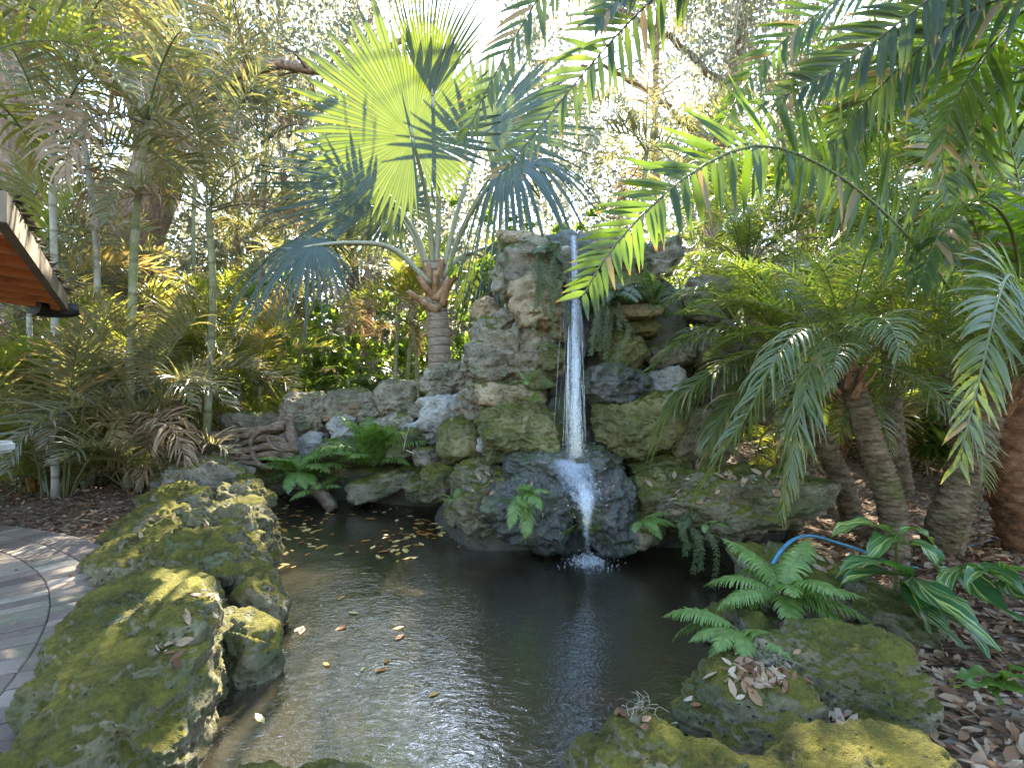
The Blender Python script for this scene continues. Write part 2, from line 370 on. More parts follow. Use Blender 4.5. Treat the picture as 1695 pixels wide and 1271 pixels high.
def frond(mb, path, n, L, W, ang=(80, 35), lift=20, droop=0.25, up=None, fold=0.25, prof=P_DATE, petiole=0.15, r=(0.012, 0.003),
          lprof=lp_palm, jit=0.12, rng=random, groups=0, NS=28, sides=5, lift2=None):
    pts = spline(path, NS)
    rr = [r[0] + (r[1] - r[0]) * (i / (NS - 1)) ** 0.8 for i in range(NS)]
    tube(mb, pts, rr, sides, 1, tint=rng.random(), cap=False)
    for i in range(n):
        for sd in (-1, 1):
            t = petiole + (1 - petiole) * (i + 0.5 + rng.uniform(-0.3, 0.3)) / n
            if jit > 0.05 and rng.random() < 0.035: continue
            t = min(max(t, petiole), 0.999); u = t * (NS - 1); k = min(int(u), NS - 2)
            p = pts[k].lerp(pts[k + 1], u - k)
            T = (pts[min(k + 2, NS - 1)] - pts[max(k - 1, 0)]).normalized()
            uu = up if up is not None else Z
            S = T.cross(uu)
            if S.length < 0.15: S = T.cross(Vector((0.3, -1, 0.2)))
            S.normalize(); N = S.cross(T).normalized()
            tt = (t - petiole) / (1 - petiole)
            a = rad(ang[0] + (ang[1] - ang[0]) * tt + rng.gauss(0, 1) * 60 * jit * 0.6)
            lf = rad((lift if (sd > 0 or lift2 is None) else lift2) + rng.gauss(0, 1) * 90 * jit + (groups * (1 if (i % 3 == 0) else -0.5) if groups else 0))
            d = T * math.cos(a) + S * (sd * math.sin(a))
            d = d * math.cos(lf) + N * math.sin(lf)
            Ln = L * lprof(tt) * rng.uniform(0.88, 1.1)
            nn = (N * math.cos(lf) - S * (sd * math.sin(lf)))
            blade(mb, p, d, nn, Ln, W * rng.uniform(0.85, 1.1) * (0.6 + 0.4 * lprof(tt)), prof, droop * rng.uniform(0.6, 1.4), fold, 0, rng.random(), twist=rng.gauss(0, 0.25) if jit > 0.05 else 0)
def arch(Lf, e0, e1, n=9, side=0.0, pw=1.2):
    """local frond spine: leaves the origin along +X at elevation e0 and bends down to e1"""
    p = Vector((0, 0, 0)); out = [p.copy()]
    for i in range(n):
        t = (i + 0.5) / n; e = rad(e0 + (e1 - e0) * t ** pw)
        p = p + Vector((math.cos(e), side * t, math.sin(e))) * (Lf / n); out.append(p.copy())
    return out
def fan(mb, hub, axis, nrm, Rr, nseg=44, spread=165, joined=0.6, droop=0.2, pleat=0.3, cup=0.1, rng=random, tipcut=0.12, mi=0, lenfun=None):
    axis = axis.normalized(); side = axis.cross(nrm).normalized(); nrm = side.cross(axis).normalized()
    dth = rad(2 * spread) / nseg
    rs = (0.02, 0.15, 0.3, 0.45, joined, joined + (1 - joined) * 0.35, joined + (1 - joined) * 0.7, 1.0)
    K = len(rs)
    for j in range(nseg):
        th = -rad(spread) + (j + 0.5) * dth
        Ln = Rr * (0.80 + 0.20 * math.cos(th)) * rng.uniform(1 - tipcut, 1.03) * (lenfun(th) if lenfun else 1)
        dj = droop * rng.uniform(0.6, 1.5); tw = rng.gauss(0, 0.05)
        V = []; U = []; Fc = []
        for k, r in enumerate(rs):
            if r <= joined: hw = dth / 2 * (1.0 if k < 4 else 0.99)
            else: hw = dth / 2 * joined / r * (1 - ((r - joined) / (1 - joined)) ** 1.6) * 0.92
            rr = r * Ln
            tht = th + tw * max(0, r - joined)
            for q in (-1, 0, 1):
                a = tht + q * hw
                v = hub + (axis * math.cos(a) + side * math.sin(a)) * rr
                v = v + nrm * ((pleat * dth * 0.5 * rr if q == 0 else 0.0) + cup * rr * rr / Rr)
                v = v + Vector((0, 0, -1)) * (dj * max(0.0, r - 0.28) ** 1.7 * Rr * 1.8)
                V.append(v); U.append(((q + 1) / 2, r))
        for k in range(K - 1):
            for q in range(2):
                Fc.append((k * 3 + q, k * 3 + q + 1, (k + 1) * 3 + q + 1, (k + 1) * 3 + q))
        mb.add(V, Fc, mi, U, rng.random())
def leafcloud(rs, centers, per, radius, size, flat=0.7, elong=1.8, gaps=False):
    """many small leaf-shaped faces spread around clump centres"""
    C = np.repeat(np.asarray(centers, float), per, axis=0); n = len(C)
    off = rs.normal(size=(n, 3)) * np.asarray(radius) * 0.5; off[:, 2] *= flat
    c = C + off
    if gaps: c = sungap(c, [((-1.2, 5.55, 4.05), 0.95)]); n = len(c)
    a = rs.normal(size=(n, 3)); a /= np.linalg.norm(a, axis=1)[:, None]
    b = rs.normal(size=(n, 3)); b -= a * (a * b).sum(1)[:, None]; b /= np.linalg.norm(b, axis=1)[:, None]
    s = size * rs.uniform(0.6, 1.35, n)[:, None]
    V = np.stack([c - a * s * elong / 2, c + b * s * 0.5, c + a * s * elong / 2, c - b * s * 0.5], 1).reshape(-1, 3)
    Fq = np.arange(4 * n).reshape(n, 4); ti = np.repeat(rs.random(n), 4)
    uv = np.tile(np.array([(0.5, 0), (1, 0.5), (0.5, 1), (0, 0.5)]), (n, 1))
    return V, Fq, ti, uv

# ================================================================== THE SETTING
POND = [(300, 1330), (330, 1180), (350, 1050), (345, 930), (330, 850), (425, 797), (560, 783), (650, 795), (700, 822), (770, 860), (840, 872), (910, 880),
        (1000, 888), (1130, 880), (1275, 880), (1290, 950), (1255, 1020), (1215, 1110), (1180, 1190), (1000, 1290), (600, 1330)]
pond_xy = np.array([tuple(on_water(*p)[:2]) for p in POND])
def sdist(P, poly):
    """signed distance to a polygon, negative inside"""
    P = np.asarray(P, float); d = np.full(len(P), 1e9); ins = np.zeros(len(P), bool); n = len(poly)
    for i in range(n):
        a = poly[i]; b = poly[(i + 1) % n]; ab = b - a; t = np.clip(((P - a) @ ab) / (ab @ ab), 0, 1)
        d = np.minimum(d, np.linalg.norm(P - a - t[:, None] * ab, axis=1))
        c = ((a[1] > P[:, 1]) != (b[1] > P[:, 1])); xi = (b[0] - a[0]) * (P[:, 1] - a[1]) / (b[1] - a[1] + 1e-12) + a[0]
        ins ^= c & (P[:, 0] < xi)
    return np.where(ins, -d, d)
PAVE_C = np.array((-5.47, 0.39)); PAVE_R = 3.80         # the paving is laid in rings round this point
def gz(P):
    P = np.asarray(P, float); d = sdist(P, pond_xy)
    z = np.where(d < 0, -0.16 - 0.55 * np.clip(-d / 0.5, 0, 1) ** 0.7, -0.16 + 0.16 * np.clip(d / 0.22, 0, 1))
    q = np.c_[P, np.zeros(len(P))]
    out = np.clip((d - 0.1) / 0.6, 0, 1)
    pv = np.clip((np.linalg.norm(P - PAVE_C, axis=1) - PAVE_R - 0.42) / 0.4, 0, 1)
    z = z + out * pv * (0.03 * fbm(q * 1.3, 3, 5) + 0.012 * fbm(q * 7, 2, 9))
    z = z + np.where(d > 0, out * pv * 0.25 * np.clip((P[:, 1] - 6.2) / 1.5, 0, 1), 0)
    z = z - (1 - pv) * 0.03
    return z
def axis_pts(lo, hi, step, far):
    a = list(np.arange(lo, hi, step)); s = step; x = hi
    while x < far: a.append(x); s *= 1.28; x += s
    a.append(far); s = step; x = lo - step
    while x > -far: a.insert(0, x); s *= 1.28; x -= s
    a.insert(0, -far); return np.array(a)
xs = axis_pts(-6.5, 6.5, 0.075, 400.0); ys = axis_pts(-0.5, 10.5, 0.075, 400.0)
GX, GY = np.meshgrid(xs, ys); GP = np.c_[GX.ravel(), GY.ravel()]; GZv = gz(GP)
GV = np.c_[GP, GZv]; nx, ny = len(xs), len(ys)
idx = np.arange(nx * ny).reshape(ny, nx)
GF = np.stack([idx[:-1, :-1], idx[:-1, 1:], idx[1:, 1:], idx[1:, :-1]], -1).reshape(-1, 4)
inb = (GZv[GF] < -0.19).all(1)

def mulch_mat():
    t = NT('leaf_mulch'); p = t.pos()
    v = t.n('TexVoronoi', ins={'Vector': t.n('Mapping', ins={'Vector': p, 'Scale': (1, 1.6, 1)}).outputs[0], 'Scale': 26.0})
    n = t.noise(p, 4, 6); nf = t.noise(p, 60, 5, 0.7)
    c = t.ramp(t.n('SeparateXYZ', ins={'Vector': v.outputs['Color']}).outputs[0], [(0.0, (0.05, 0.028, 0.016)), (0.4, (0.15, 0.088, 0.05)), (0.7, (0.24, 0.16, 0.10)), (1.0, (0.34, 0.27, 0.20))])
    c = t.mix(t.math('MULTIPLY', n, 0.6), c, (0.09, 0.055, 0.032)); c = t.mix(t.math('MULTIPLY', nf, 0.3), c, (0.04, 0.03, 0.02))
    h = t.math('ADD', t.math('MULTIPLY', v.outputs['Distance'], 1.0), t.math('MULTIPLY', nf, 0.4))
    return t.done(t.prin(Base_Color=c, Roughness=0.9, Specular_IOR_Level=0.2, Normal=t.bump(h, 0.9, 0.03)))
def bed_mat():
    t = NT('pond_bed'); p = t.pos(); n = t.noise(p, 1.6, 5, 0.6); n2 = t.noise(p, 11, 6, 0.6)
    f = t.math('ADD', t.math('MULTIPLY', n, 0.6), t.math('MULTIPLY', n2, 0.4))
    c = t.ramp(f, [(0.34, (0.05, 0.045, 0.02)), (0.5, (0.15, 0.115, 0.06)), (0.62, (0.24, 0.19, 0.11)), (0.72, (0.13, 0.14, 0.04))])
    return t.done(t.prin(Base_Color=c, Roughness=0.9, Normal=t.bump(n2, 0.5, 0.03)))
g = link('ground', arr_mesh('ground', GV, GF[~inb], mulch_mat(), smooth=True)); tag(g, kind='structure')
g = link('pond_bed', arr_mesh('pond_bed', GV, GF[inb], bed_mat(), smooth=True)); tag(g, kind='structure')

def water_mat():
    t = NT('pond_water'); p = t.pos()
    foot = on_water(976, 932)
    rel = t.n('VectorMath', operation='SUBTRACT', ins={0: p, 1: tuple(foot)}).outputs[0]
    dist = t.n('VectorMath', operation='LENGTH', ins={0: rel}).outputs['Value']
    wob = t.math('MULTIPLY', t.noise(p, 3.2, 3), 0.35)
    ring = t.math('SINE', t.math('MULTIPLY', t.math('ADD', dist, wob), 70.0))
    ringa = t.math('DIVIDE', ring, t.math('ADD', t.math('MULTIPLY', dist, 2.2), 1.0))
    n1 = t.noise(t.n('Mapping', ins={'Vector': p, 'Scale': (1, 1.7, 1), 'Rotation': (0, 0, 0.3)}).outputs[0], 16, 4, 0.55, 1.2)
    n2 = t.noise(p, 48, 3, 0.55, 0.6); n3 = t.noise(p, 3.5, 2)
    # rings left by single drops
    acc = None
    rr = random.Random(4)
    for k in range(16):
        q = on_water(rr.uniform(430, 1100), rr.uniform(960, 1210))
        l = t.n('VectorMath', operation='DISTANCE', ins={0: p, 1: tuple(q)}).outputs['Value']
        w = rr.uniform(0.05, 0.32)
        e = t.math('SINE', t.math('MULTIPLY', l, rr.uniform(150, 260)))
        e = t.math('MULTIPLY', e, t.smooth(l, w, w * 0.35))
        acc = e if acc is None else t.math('ADD', acc, e)
    near = t.smooth(dist, 2.6, 0.2)
    h = t.math('ADD', t.math('MULTIPLY', n1, 0.9), t.math('MULTIPLY', n3, 1.6))
    h = t.math('ADD', h, t.math('MULTIPLY', n2, t.math('ADD', t.math('MULTIPLY', near, 0.40), 0.07)))
    h = t.math('ADD', h, t.math('MULTIPLY', ringa, 0.16))
    h = t.math('ADD', h, t.math('MULTIPLY', acc, 0.05))
    nr = t.bump(h, 0.20, 0.022)
    gl = t.n('BsdfGlossy', ins={'Color': (0.95, 0.97, 1.0), 'Roughness': 0.03, 'Normal': nr})
    tr = t.n('BsdfTransparent', ins={'Color': (0.30, 0.28, 0.19)})
    df = t.n('BsdfDiffuse', ins={'Color': (0.052, 0.043, 0.026), 'Normal': nr})
    fr = t.n('Fresnel', ins={'IOR': 1.34, 'Normal': nr})
    body = t.n('MixShader', ins={0: 0.42, 1: tr, 2: df})
    return t.done(t.n('MixShader', ins={0: t.math('MULTIPLY_ADD', fr, 0.40, 0.0, clamp=True), 1: body, 2: gl}))
cen = pond_xy.mean(0)
wp = [Vector((*(cen + (q - cen) * 1.04), ZW)) for q in pond_xy]
bm = bmesh.new(); bm.faces.new([bm.verts.new(v) for v in wp]); bmesh.ops.triangulate(bm, faces=bm.faces[:])
me = bpy.data.meshes.new('pond_water'); bm.to_mesh(me); bm.free(); me.materials.append(water_mat())
tag(link('pond_water', me), kind='structure')

# paving: ring-laid pavers, one sheet of separate bevelled stones over a sand bed
def paver_mat():
    t = NT('paver'); ti = t.tint(); p = t.pos(); n = t.noise(p, 30, 6, 0.65); nb = t.noise(p, 2.5, 4)
    c = t.ramp(ti, [(0.0, (0.12, 0.083, 0.06)), (0.35, (0.20, 0.14, 0.10)), (0.65, (0.27, 0.205, 0.15)), (1.0, (0.36, 0.30, 0.22))])
    c = t.mix(t.math('MULTIPLY', n, 0.5), c, (0.10, 0.09, 0.08)); c = t.mix(t.smooth(nb, 0.5, 0.75), c, (0.15, 0.15, 0.09))
    return t.done(t.prin(Base_Color=c, Roughness=0.8, Normal=t.bump(n, 0.9, 0.010)))
mb = MB(); rg = random.Random(7); pave_rot = []
for ri in range(-13, 2):
    r0 = PAVE_R + ri * 0.225; r1 = r0 + 0.225; a0 = rad(-35); a1 = rad(80)
    L = 0.115 / r0
    a = a0 + rg.random() * L
    while a < a1:
        da = L * rg.choice((0.75, 1.0, 1.25)); gp = 0.0065 / r0
        mid = (a + da / 2); cpt = PAVE_C + np.array((math.cos(mid), math.sin(mid))) * (r0 + r1) / 2
        d = sdist([cpt], pond_xy)[0]
        if d > 0.25:
            z = rg.uniform(0.003, 0.008); V = []; bv = 0.006
            for (q, zz) in ((0, -0.04), (0, z - bv), (bv, z)):
                for (aa, r_) in ((a + gp + q / r0, r0 + 0.002 + q), (a + da - gp - q / r0, r0 + 0.002 + q), (a + da - gp - q / r0, r1 - 0.002 - q), (a + gp + q / r0, r1 - 0.002 - q)):
                    V.append(Vector((PAVE_C[0] + math.cos(aa) * r_, PAVE_C[1] + math.sin(aa) * r_, zz)))
            Fc = [(8, 9, 10, 11)] + [(l * 4 + k, l * 4 + (k + 1) % 4, (l + 1) * 4 + (k + 1) % 4, (l + 1) * 4 + k) for l in (0, 1) for k in range(4)]
            mb.add(V, Fc, 0, None, rg.random())
        a += da
pv = link('paving', mb.mesh('paving', [paver_mat()], smooth=False)); tag(pv, kind='structure')

# ================================================================== ROCKS
_ico = {}
def ico(sub):
    if sub not in _ico:
        bm = bmesh.new(); bmesh.ops.create_icosphere(bm, subdivisions=sub, radius=1.0)
        V = np.array([v.co[:] for v in bm.verts]); Fq = np.array([[v.index for v in f.verts] for f in bm.faces]); bm.free()
        _ico[sub] = (V / np.linalg.norm(V, axis=1)[:, None], Fq)
    return _ico[sub]
ROCK_BVH = []; ROCKS = {}
def rock(px, py, Y, w, h, dep, mat, label, tilt=0, seed=None, sub=5, rough=1.0, yaw=0, name='boulder', cat='rock', box=0.5, strat=0.0, pitch=0, center=None, size=None):
    sd = seed if seed is not None else int(px * 7 + py * 13)
    rs = np.random.RandomState(sd % 100000)
    U, Fq = ico(sub)
    c = np.array(at(px, py, Y)) if center is None else np.array(center)
    a, b, cc = (w / 2 / F * Y, dep / 2, h / 2 / F * Y) if size is None else size
    nrm = rs.normal(size=(13, 3)); nrm /= np.linalg.norm(nrm, axis=1)[:, None]
    dd = rs.uniform(0.80, 1.02, 13)
    axs = np.array([(1, 0, 0), (-1, 0, 0), (0, 1, 0), (0, -1, 0), (0, 0, 1), (0, 0, -1)], float) + rs.normal(size=(6, 3)) * 0.13
    axs /= np.linalg.norm(axs, axis=1)[:, None]
    nrm = np.r_[nrm, axs]; dd = np.r_[dd, rs.uniform(0.86, 0.97, 6)]
    pw = 11.0
    r = ((np.maximum(U @ nrm.T, 0) / dd) ** pw).sum(1) ** (-1 / pw)
    r = r * (1 - 0.10) + 0.10
    P = U * r[:, None] * 1.04 * np.array((a, b, cc))
    ct, st = math.cos(rad(-tilt)), math.sin(rad(-tilt))
    P = P @ np.array([(ct, 0, st), (0, 1, 0), (-st, 0, ct)]).T
    cp, sp = math.cos(rad(pitch)), math.sin(rad(pitch))
    P = P @ np.array([(1, 0, 0), (0, cp, -sp), (0, sp, cp)]).T
    cyw, syw = math.cos(rad(yaw)), math.sin(rad(yaw))
    P = P @ np.array([(cyw, -syw, 0), (syw, cyw, 0), (0, 0, 1)]).T
    s = min(a, b, cc); D = P / (np.linalg.norm(P, axis=1)[:, None] + 1e-9); Wd = P + c
    f0 = 0.9 / max(s, 0.05)
    disp = 0.15 * s * fbm(P * f0 * 0.8 + sd % 97, 3, sd) * rough
    disp += 0.10 * s * rough * fbm(P * f0 * 1.9 + 3.3, 3, sd + 5, ridged=True)
    m = min(0.05, 0.28 * s)
    disp += m * 0.50 * fbm(Wd * 11, 5, 3, 0.6) * rough
    disp -= m * 0.75 * np.clip(fbm(Wd * 13 + 5, 2, 8) - 0.35, 0, 1) * rough
    disp -= m * 0.8 * np.clip(fbm(Wd * np.array((4.5, 4.5, 9)), 3, 14, ridged=True) - 0.8, 0, 1) * rough
    if strat:
        q = Wd @ np.array([(0.80, -0.45, 0.4), (0.3, 0.85, 0.2), (-0.55, 0.2, 0.80)])
        tq = q[:, 2] * 9 + 1.5 * fbm(q * np.array((1.5, 1.5, 2.5)), 4, 21); fr = tq - np.floor(tq)
        led = np.where(fr < 0.8, (fr / 0.8) ** 0.7, ((1 - fr) / 0.2))
        disp += strat * (0.040 * (led - 0.6) * (0.6 + 0.6 * fbm(q * 2.2, 2, 40)) + 0.03 * fbm(q * np.array((2, 2, 7)), 4, 27, 0.6))
        disp -= strat * 0.06 * np.clip(fbm(Wd * 7, 3, 33) - 0.45, 0, 1)
    if sub >= 6:
        mc = min(0.006, 0.03 * s)
        disp += mc * fbm(Wd * 40, 3, 51, 0.6) - mc * 2.2 * np.clip(fbm(Wd * 27, 2, 57) - 0.45, 0, 1) - mc * 1.6 * np.clip(fbm(Wd * 12 + 3, 3, 61, ridged=True) - 1.05, 0, 1)
    P = P + D * disp[:, None]
    me = arr_mesh(name, P, Fq, M[mat], smooth=True)
    o = link(name, me); o.location = Vector(c); tag(o, label, cat)
    ROCK_BVH.append((o, BVHTree.FromPolygons([tuple(v) for v in (P + c)], [tuple(int(i) for i in f) for f in Fq])))
    return o

# --- left of the fall, top to bottom
rock(852, 404, 4.55, 66, 40, 0.35, 'rock_tan', 'small brown rock capping the waterfall rockwork left of the spout', 3)
rock(868, 462, 4.5, 112, 108, 0.5, 'rock_grey', 'large smooth grey boulder near the top of the rockwork left of the fall', -30)
rock(893, 500, 4.3, 92, 82, 0.42, 'rock_tan', 'rounded tan boulder tucked below the large grey top boulder', 12)
rock(802, 520, 4.75, 52, 46, 0.35, 'rock_tan', 'small sunlit tan rock at the left edge of the tower, above a slanting grey one', 25)
rock(818, 546, 4.55, 90, 52, 0.4, 'rock_grey', 'slanting grey rock resting on the big left boulder of the tower', 28)
rock(872, 545, 4.4, 52, 36, 0.32, 'rock_pale', 'small pale rock wedged under the rounded tan boulder', -8)
rock(912, 545, 4.42, 48, 62, 0.34, 'rock_tan', 'upright tan rock at the left side of the falling water', 5)
rock(850, 592, 4.45, 148, 96, 0.55, 'rock_grey', 'biggest grey boulder midway up the rockwork left of the fall', 8, sub=6)
rock(783, 604, 4.85, 40, 46, 0.36, 'rock_grey', 'small rock behind the left end of the biggest grey boulder', 0)
rock(908, 596, 4.3, 54, 48, 0.36, 'rock_green', 'greenish block between the biggest grey boulder and the water', 5)
rock(884, 629, 4.35, 66, 40, 0.36, 'rock_green', 'dark green rock squeezed under the biggest grey boulder', 12)
rock(842, 657, 4.32, 122, 50, 0.44, 'rock_tan', 'long flat rock sloping down to the right towards the fall', -14)
rock(796, 662, 4.7, 56, 66, 0.4, 'rock_grey', 'grey rock behind the upper end of the long sloping flat rock', 10)
rock(862, 704, 4.3, 156, 92, 0.6, 'rock_green', 'broad dark mossy boulder at the foot of the tower left of the fall', -6, sub=6)
rock(927, 700, 4.45, 60, 100, 0.35, 'rock_wet', 'black wet rock directly behind the falling water')
rock(925, 640, 4.55, 64, 80, 0.35, 'rock_wet', 'wet ledge behind the fall halfway up')
rock(945, 560, 4.6, 80, 110, 0.35, 'rock_wet', 'dark wet rock behind the upper part of the fall')
rock(950, 440, 4.68, 90, 110, 0.4, 'rock_wet', 'dark rock under the spout behind the first drop of water')
# --- right of the fall
rock(1018, 425, 4.65, 90, 70, 0.5, 'rock_grey', 'grey boulder right of the spout behind the long palm frond', -6)
rock(1082, 432, 4.8, 80, 66, 0.45, 'rock_grey', 'grey boulder at the top right corner of the rockwork', 8)
rock(1030, 482, 4.55, 130, 60, 0.45, 'rock_green', 'dark ledge rock draped with hanging ferns right of the fall', 2)
rock(1052, 516, 4.4, 110, 24, 0.4, 'rock_tan', 'thin orange tan slab projecting under the fern ledge', 3)
rock(1000, 545, 4.55, 60, 60, 0.4, 'rock_wet', 'rock behind the hanging fern strands, painted black for the shade of the recess')  # black material stands in for the shade of a recess
rock(1056, 542, 4.55, 80, 38, 0.4, 'rock_green', 'olive rock under the thin orange slab', 4)
rock(1032, 583, 4.4, 78, 64, 0.45, 'rock_green', 'rounded yellow green boulder right of the water', 10)
rock(1108, 588, 4.6, 90, 44, 0.4, 'rock_grey', 'flat grey rock at the right of the rounded yellow green boulder', 6)
rock(1014, 638, 4.28, 124, 60, 0.5, 'rock_wet', 'glossy black wet boulder jutting beside the right side of the fall', 6, sub=6)
rock(1098, 641, 4.5, 82, 60, 0.45, 'rock_pale', 'pale tan block right of the glossy black boulder', 5)
rock(1056, 702, 4.3, 156, 98, 0.55, 'rock_green', 'broad green boulder at the foot of the tower right of the fall', 10, sub=6)
rock(1165, 716, 4.45, 120, 84, 0.5, 'rock_grey', 'grey boulder half hidden by drooping palm leaves right of the broad green one', -4)
rock(1215, 660, 4.7, 130, 90, 0.5, 'rock_grey', 'shaded boulder at the right end of the rockwork behind palm fronds', -4)
rock(1180, 580, 4.9, 110, 90, 0.5, 'rock_grey', 'shaded boulder high at the right end of the rockwork', 4)
rock(1170, 500, 5.0, 110, 90, 0.5, 'rock_grey', 'shaded boulder of the top right rockwork behind the pygmy palm leaves', 4)
# --- splash ledge at the foot
rock(935, 782, 4.2, 220, 92, 0.75, 'rock_wet', 'wide black wet splash slab that the water lands on', 0, sub=6)
rock(880, 840, 4.05, 135, 118, 0.6, 'rock_wet', 'dark rock sloping to the pond left of the lower cascade', -24, sub=6)
rock(995, 842, 4.05, 118, 128, 0.6, 'rock_wet', 'dark wedge shaped rock right of the lower cascade', 14, sub=6)
rock(945, 852, 4.25, 90, 110, 0.4, 'rock_wet', 'wet black channel rock under the lower cascade', 0)
rock(812, 840, 4.2, 112, 84, 0.5, 'rock_moss', 'mossy rock at the waterline left of the fern clump', 14, sub=6)
rock(772, 842, 4.65, 74, 64, 0.4, 'rock_moss', 'small mossy rock with a trickle at the waterline', 20)
rock(790, 788, 4.6, 100, 58, 0.5, 'rock_moss', 'green mossy rock above the trickle rock', 8)
rock(735, 800, 5.1, 84, 66, 0.5, 'rock_moss', 'sunlit mossy rock at the back shore of the pond', 12)
rock(695, 806, 5.35, 62, 42, 0.4, 'rock_moss', 'low yellowish rock at the pond edge beside the sunlit mossy one', 8)
rock(772, 730, 5.0, 92, 82, 0.5, 'rock_green', 'rounded olive boulder between the ruined wall and the tower', 12)
rock(826, 744, 4.55, 44, 46, 0.3, 'rock_green', 'small dark rock left of the splash slab', 0)
rock(806, 738, 4.75, 40, 34, 0.3, 'rock_pale', 'small pale rock by the rounded olive boulder', 0)
rock(1060, 876, 3.95, 66, 56, 0.4, 'rock_moss', 'small round mossy rock at the waterline right of the cascade', 0)
rock(1110, 828, 4.15, 122, 104, 0.55, 'rock_green', 'dark green boulder at the waterline sloping right of the cascade', -18, sub=6)
rock(1090, 772, 4.4, 110, 56, 0.45, 'rock_green', 'leaf strewn rock behind the dark green waterline boulder', 0)
rock(1218, 826, 3.85, 262, 112, 0.9, 'rock_moss', 'huge flat topped boulder covered in fallen leaves overhanging the pond', 3, sub=6, seed=91)
# --- low wall behind the pond, left of the tower
rock(745, 630, 5.9, 106, 58, 0.5, 'rock_grey', 'humped grey rock crowning the low wall next to the tower', 14, sub=6)
rock(660, 662, 6.2, 66, 62, 0.5, 'rock_grey', 'squarish grey rock on the low wall left of the humped one', 0)
rock(585, 668, 6.5, 90, 52, 0.5, 'rock_grey', 'long grey coping rock in the middle of the low wall', 0)
rock(507, 686, 6.6, 86, 74, 0.6, 'rock_grey', 'big pitted grey block at the left end of the low wall', 4, sub=6)
rock(420, 702, 6.9, 112, 42, 0.5, 'rock_grey', 'low grey rock behind the driftwood root', 0)
rock(735, 684, 5.75, 72, 72, 0.45, 'rock_pale', 'pale bluish grey face rock under the humped wall rock', 0)
rock(776, 676, 5.4, 44, 54, 0.4, 'rock_grey', 'narrow rock where the low wall meets the tower', 0)
rock(697, 680, 6.0, 34, 32, 0.35, 'rock_grey', 'small chink stone between the squarish rock and the pale bluish one', 20)
rock(616, 690, 6.3, 46, 44, 0.4, 'rock_grey', 'small rounded rock under the long coping rock', 0)
rock(572, 712, 6.35, 50, 58, 0.4, 'rock_pale', 'pale whitish rock low in the wall left of the big fern', 0)
rock(668, 698, 6.0, 44, 30, 0.35, 'rock_grey', 'flat filler rock below the squarish wall rock', 0)
rock(555, 690, 6.45, 40, 22, 0.35, 'rock_tan', 'rust orange sliver of rock under the long coping rock', 5)
rock(700, 718, 5.85, 92, 42, 0.4, 'rock_pale', 'pale sloping slab above the green square rock', 0)
rock(688, 734, 5.8, 76, 54, 0.45, 'rock_moss', 'green square rock in the low wall right of the big fern', 0)
rock(640, 716, 6.05, 46, 66, 0.4, 'rock_grey', 'grey rock in the low wall right behind the big fern', 0)
rock(498, 735, 6.5, 96, 48, 0.45, 'rock_pale', 'bluish grey base rock under the big pitted block', 0)
rock(545, 755, 6.3, 60, 44, 0.4, 'rock_grey', 'base rock of the low wall left of the big fern', 0)
rock(703, 757, 5.5, 40, 32, 0.3, 'rock_grey', 'small grey stone lying loose in front of the green square rock', 0)
rock(648, 796, 5.75, 132, 46, 0.6, 'rock_moss', 'low mossy slab at the back shore below the big fern', 14)
rock(560, 780, 6.1, 70, 46, 0.45, 'rock_moss', 'mossy rock at the back shore between the two ferns', 0)
rock(416, 806, 6.3, 98, 56, 0.6, 'rock_moss', 'mossy rock at the back left corner of the pond', 10)
rock(470, 800, 6.4, 60, 44, 0.5, 'rock_moss', 'small mossy rock under the left shore fern', 0)
# --- left rim, far to near
RY = 118
def rim(c, size, mat, label, strat=1.0, yaw=RY, tilt=0, sub=6, seed=None, rough=0.6, pitch=0):
    rock(0, 0, 1, 0, 0, 0, mat, label, center=c, size=size, yaw=yaw, tilt=tilt, pitch=pitch, sub=sub, strat=strat, seed=seed if seed is not None else int(c[0] * 700 + c[1] * 1300) % 9999, rough=rough)
rim((-3.42, 5.60, 0.12), (0.60, 0.40, 0.34), 'rock_grey', 'grey rock at the far end of the left rim below the driftwood', yaw=150, pitch=-10)
rim((-2.90, 5.45, 0.05), (0.24, 0.20, 0.30), 'rock_moss', 'steep rock at the far inner corner of the left rim', 0.8, sub=5)
rim((-3.12, 4.85, 0.04), (0.50, 0.30, 0.25), 'rock_near', 'mossy ledge rock of the left rim, second from its far end', yaw=140, pitch=-14)
rim((-2.50, 4.72, 0.10), (0.30, 0.26, 0.27), 'rock_near', 'bright green topped rock at the water side of the left rim', yaw=105, rough=0.9)
rim((-2.80, 4.12, 0.02), (0.55, 0.28, 0.22), 'rock_near', 'layered mossy ledge across the middle of the left rim', 1.3, yaw=150, pitch=-16)
rim((-2.16, 3.86, 0.10), (0.36, 0.30, 0.34), 'rock_near', 'tall craggy mossy rock facing the pond in the left rim', 1.2, yaw=105, pitch=-12, rough=0.9)
rim((-2.44, 3.44, 0.02), (0.58, 0.28, 0.24), 'rock_near', 'low mossy rock of the left rim bulging onto the paving', 1.2, yaw=150, pitch=-18, rough=0.8)
rim((-1.86, 3.20, 0.04), (0.42, 0.32, 0.31), 'rock_near', 'grey and green ledge behind the nearest boulder of the left rim', 1.2, yaw=118, pitch=-14, rough=0.9)
rim((-1.42, 2.86, 0.0), (0.20, 0.14, 0.23), 'rock_near', 'small pale topped rock between the left rim and the water', 0.8, sub=5)
rim((-1.24, 2.42, -0.05), (0.18, 0.13, 0.22), 'rock_near', 'small mossy rock at the waterline beside the nearest boulder', 0.8, sub=5)
rim((-1.58, 2.20, 0.0), (0.80, 0.36, 0.345), 'rock_near', 'largest nearest moss covered boulder at the left rim with dead leaves on top', 0.8, yaw=120, seed=5, sub=7, pitch=-12)
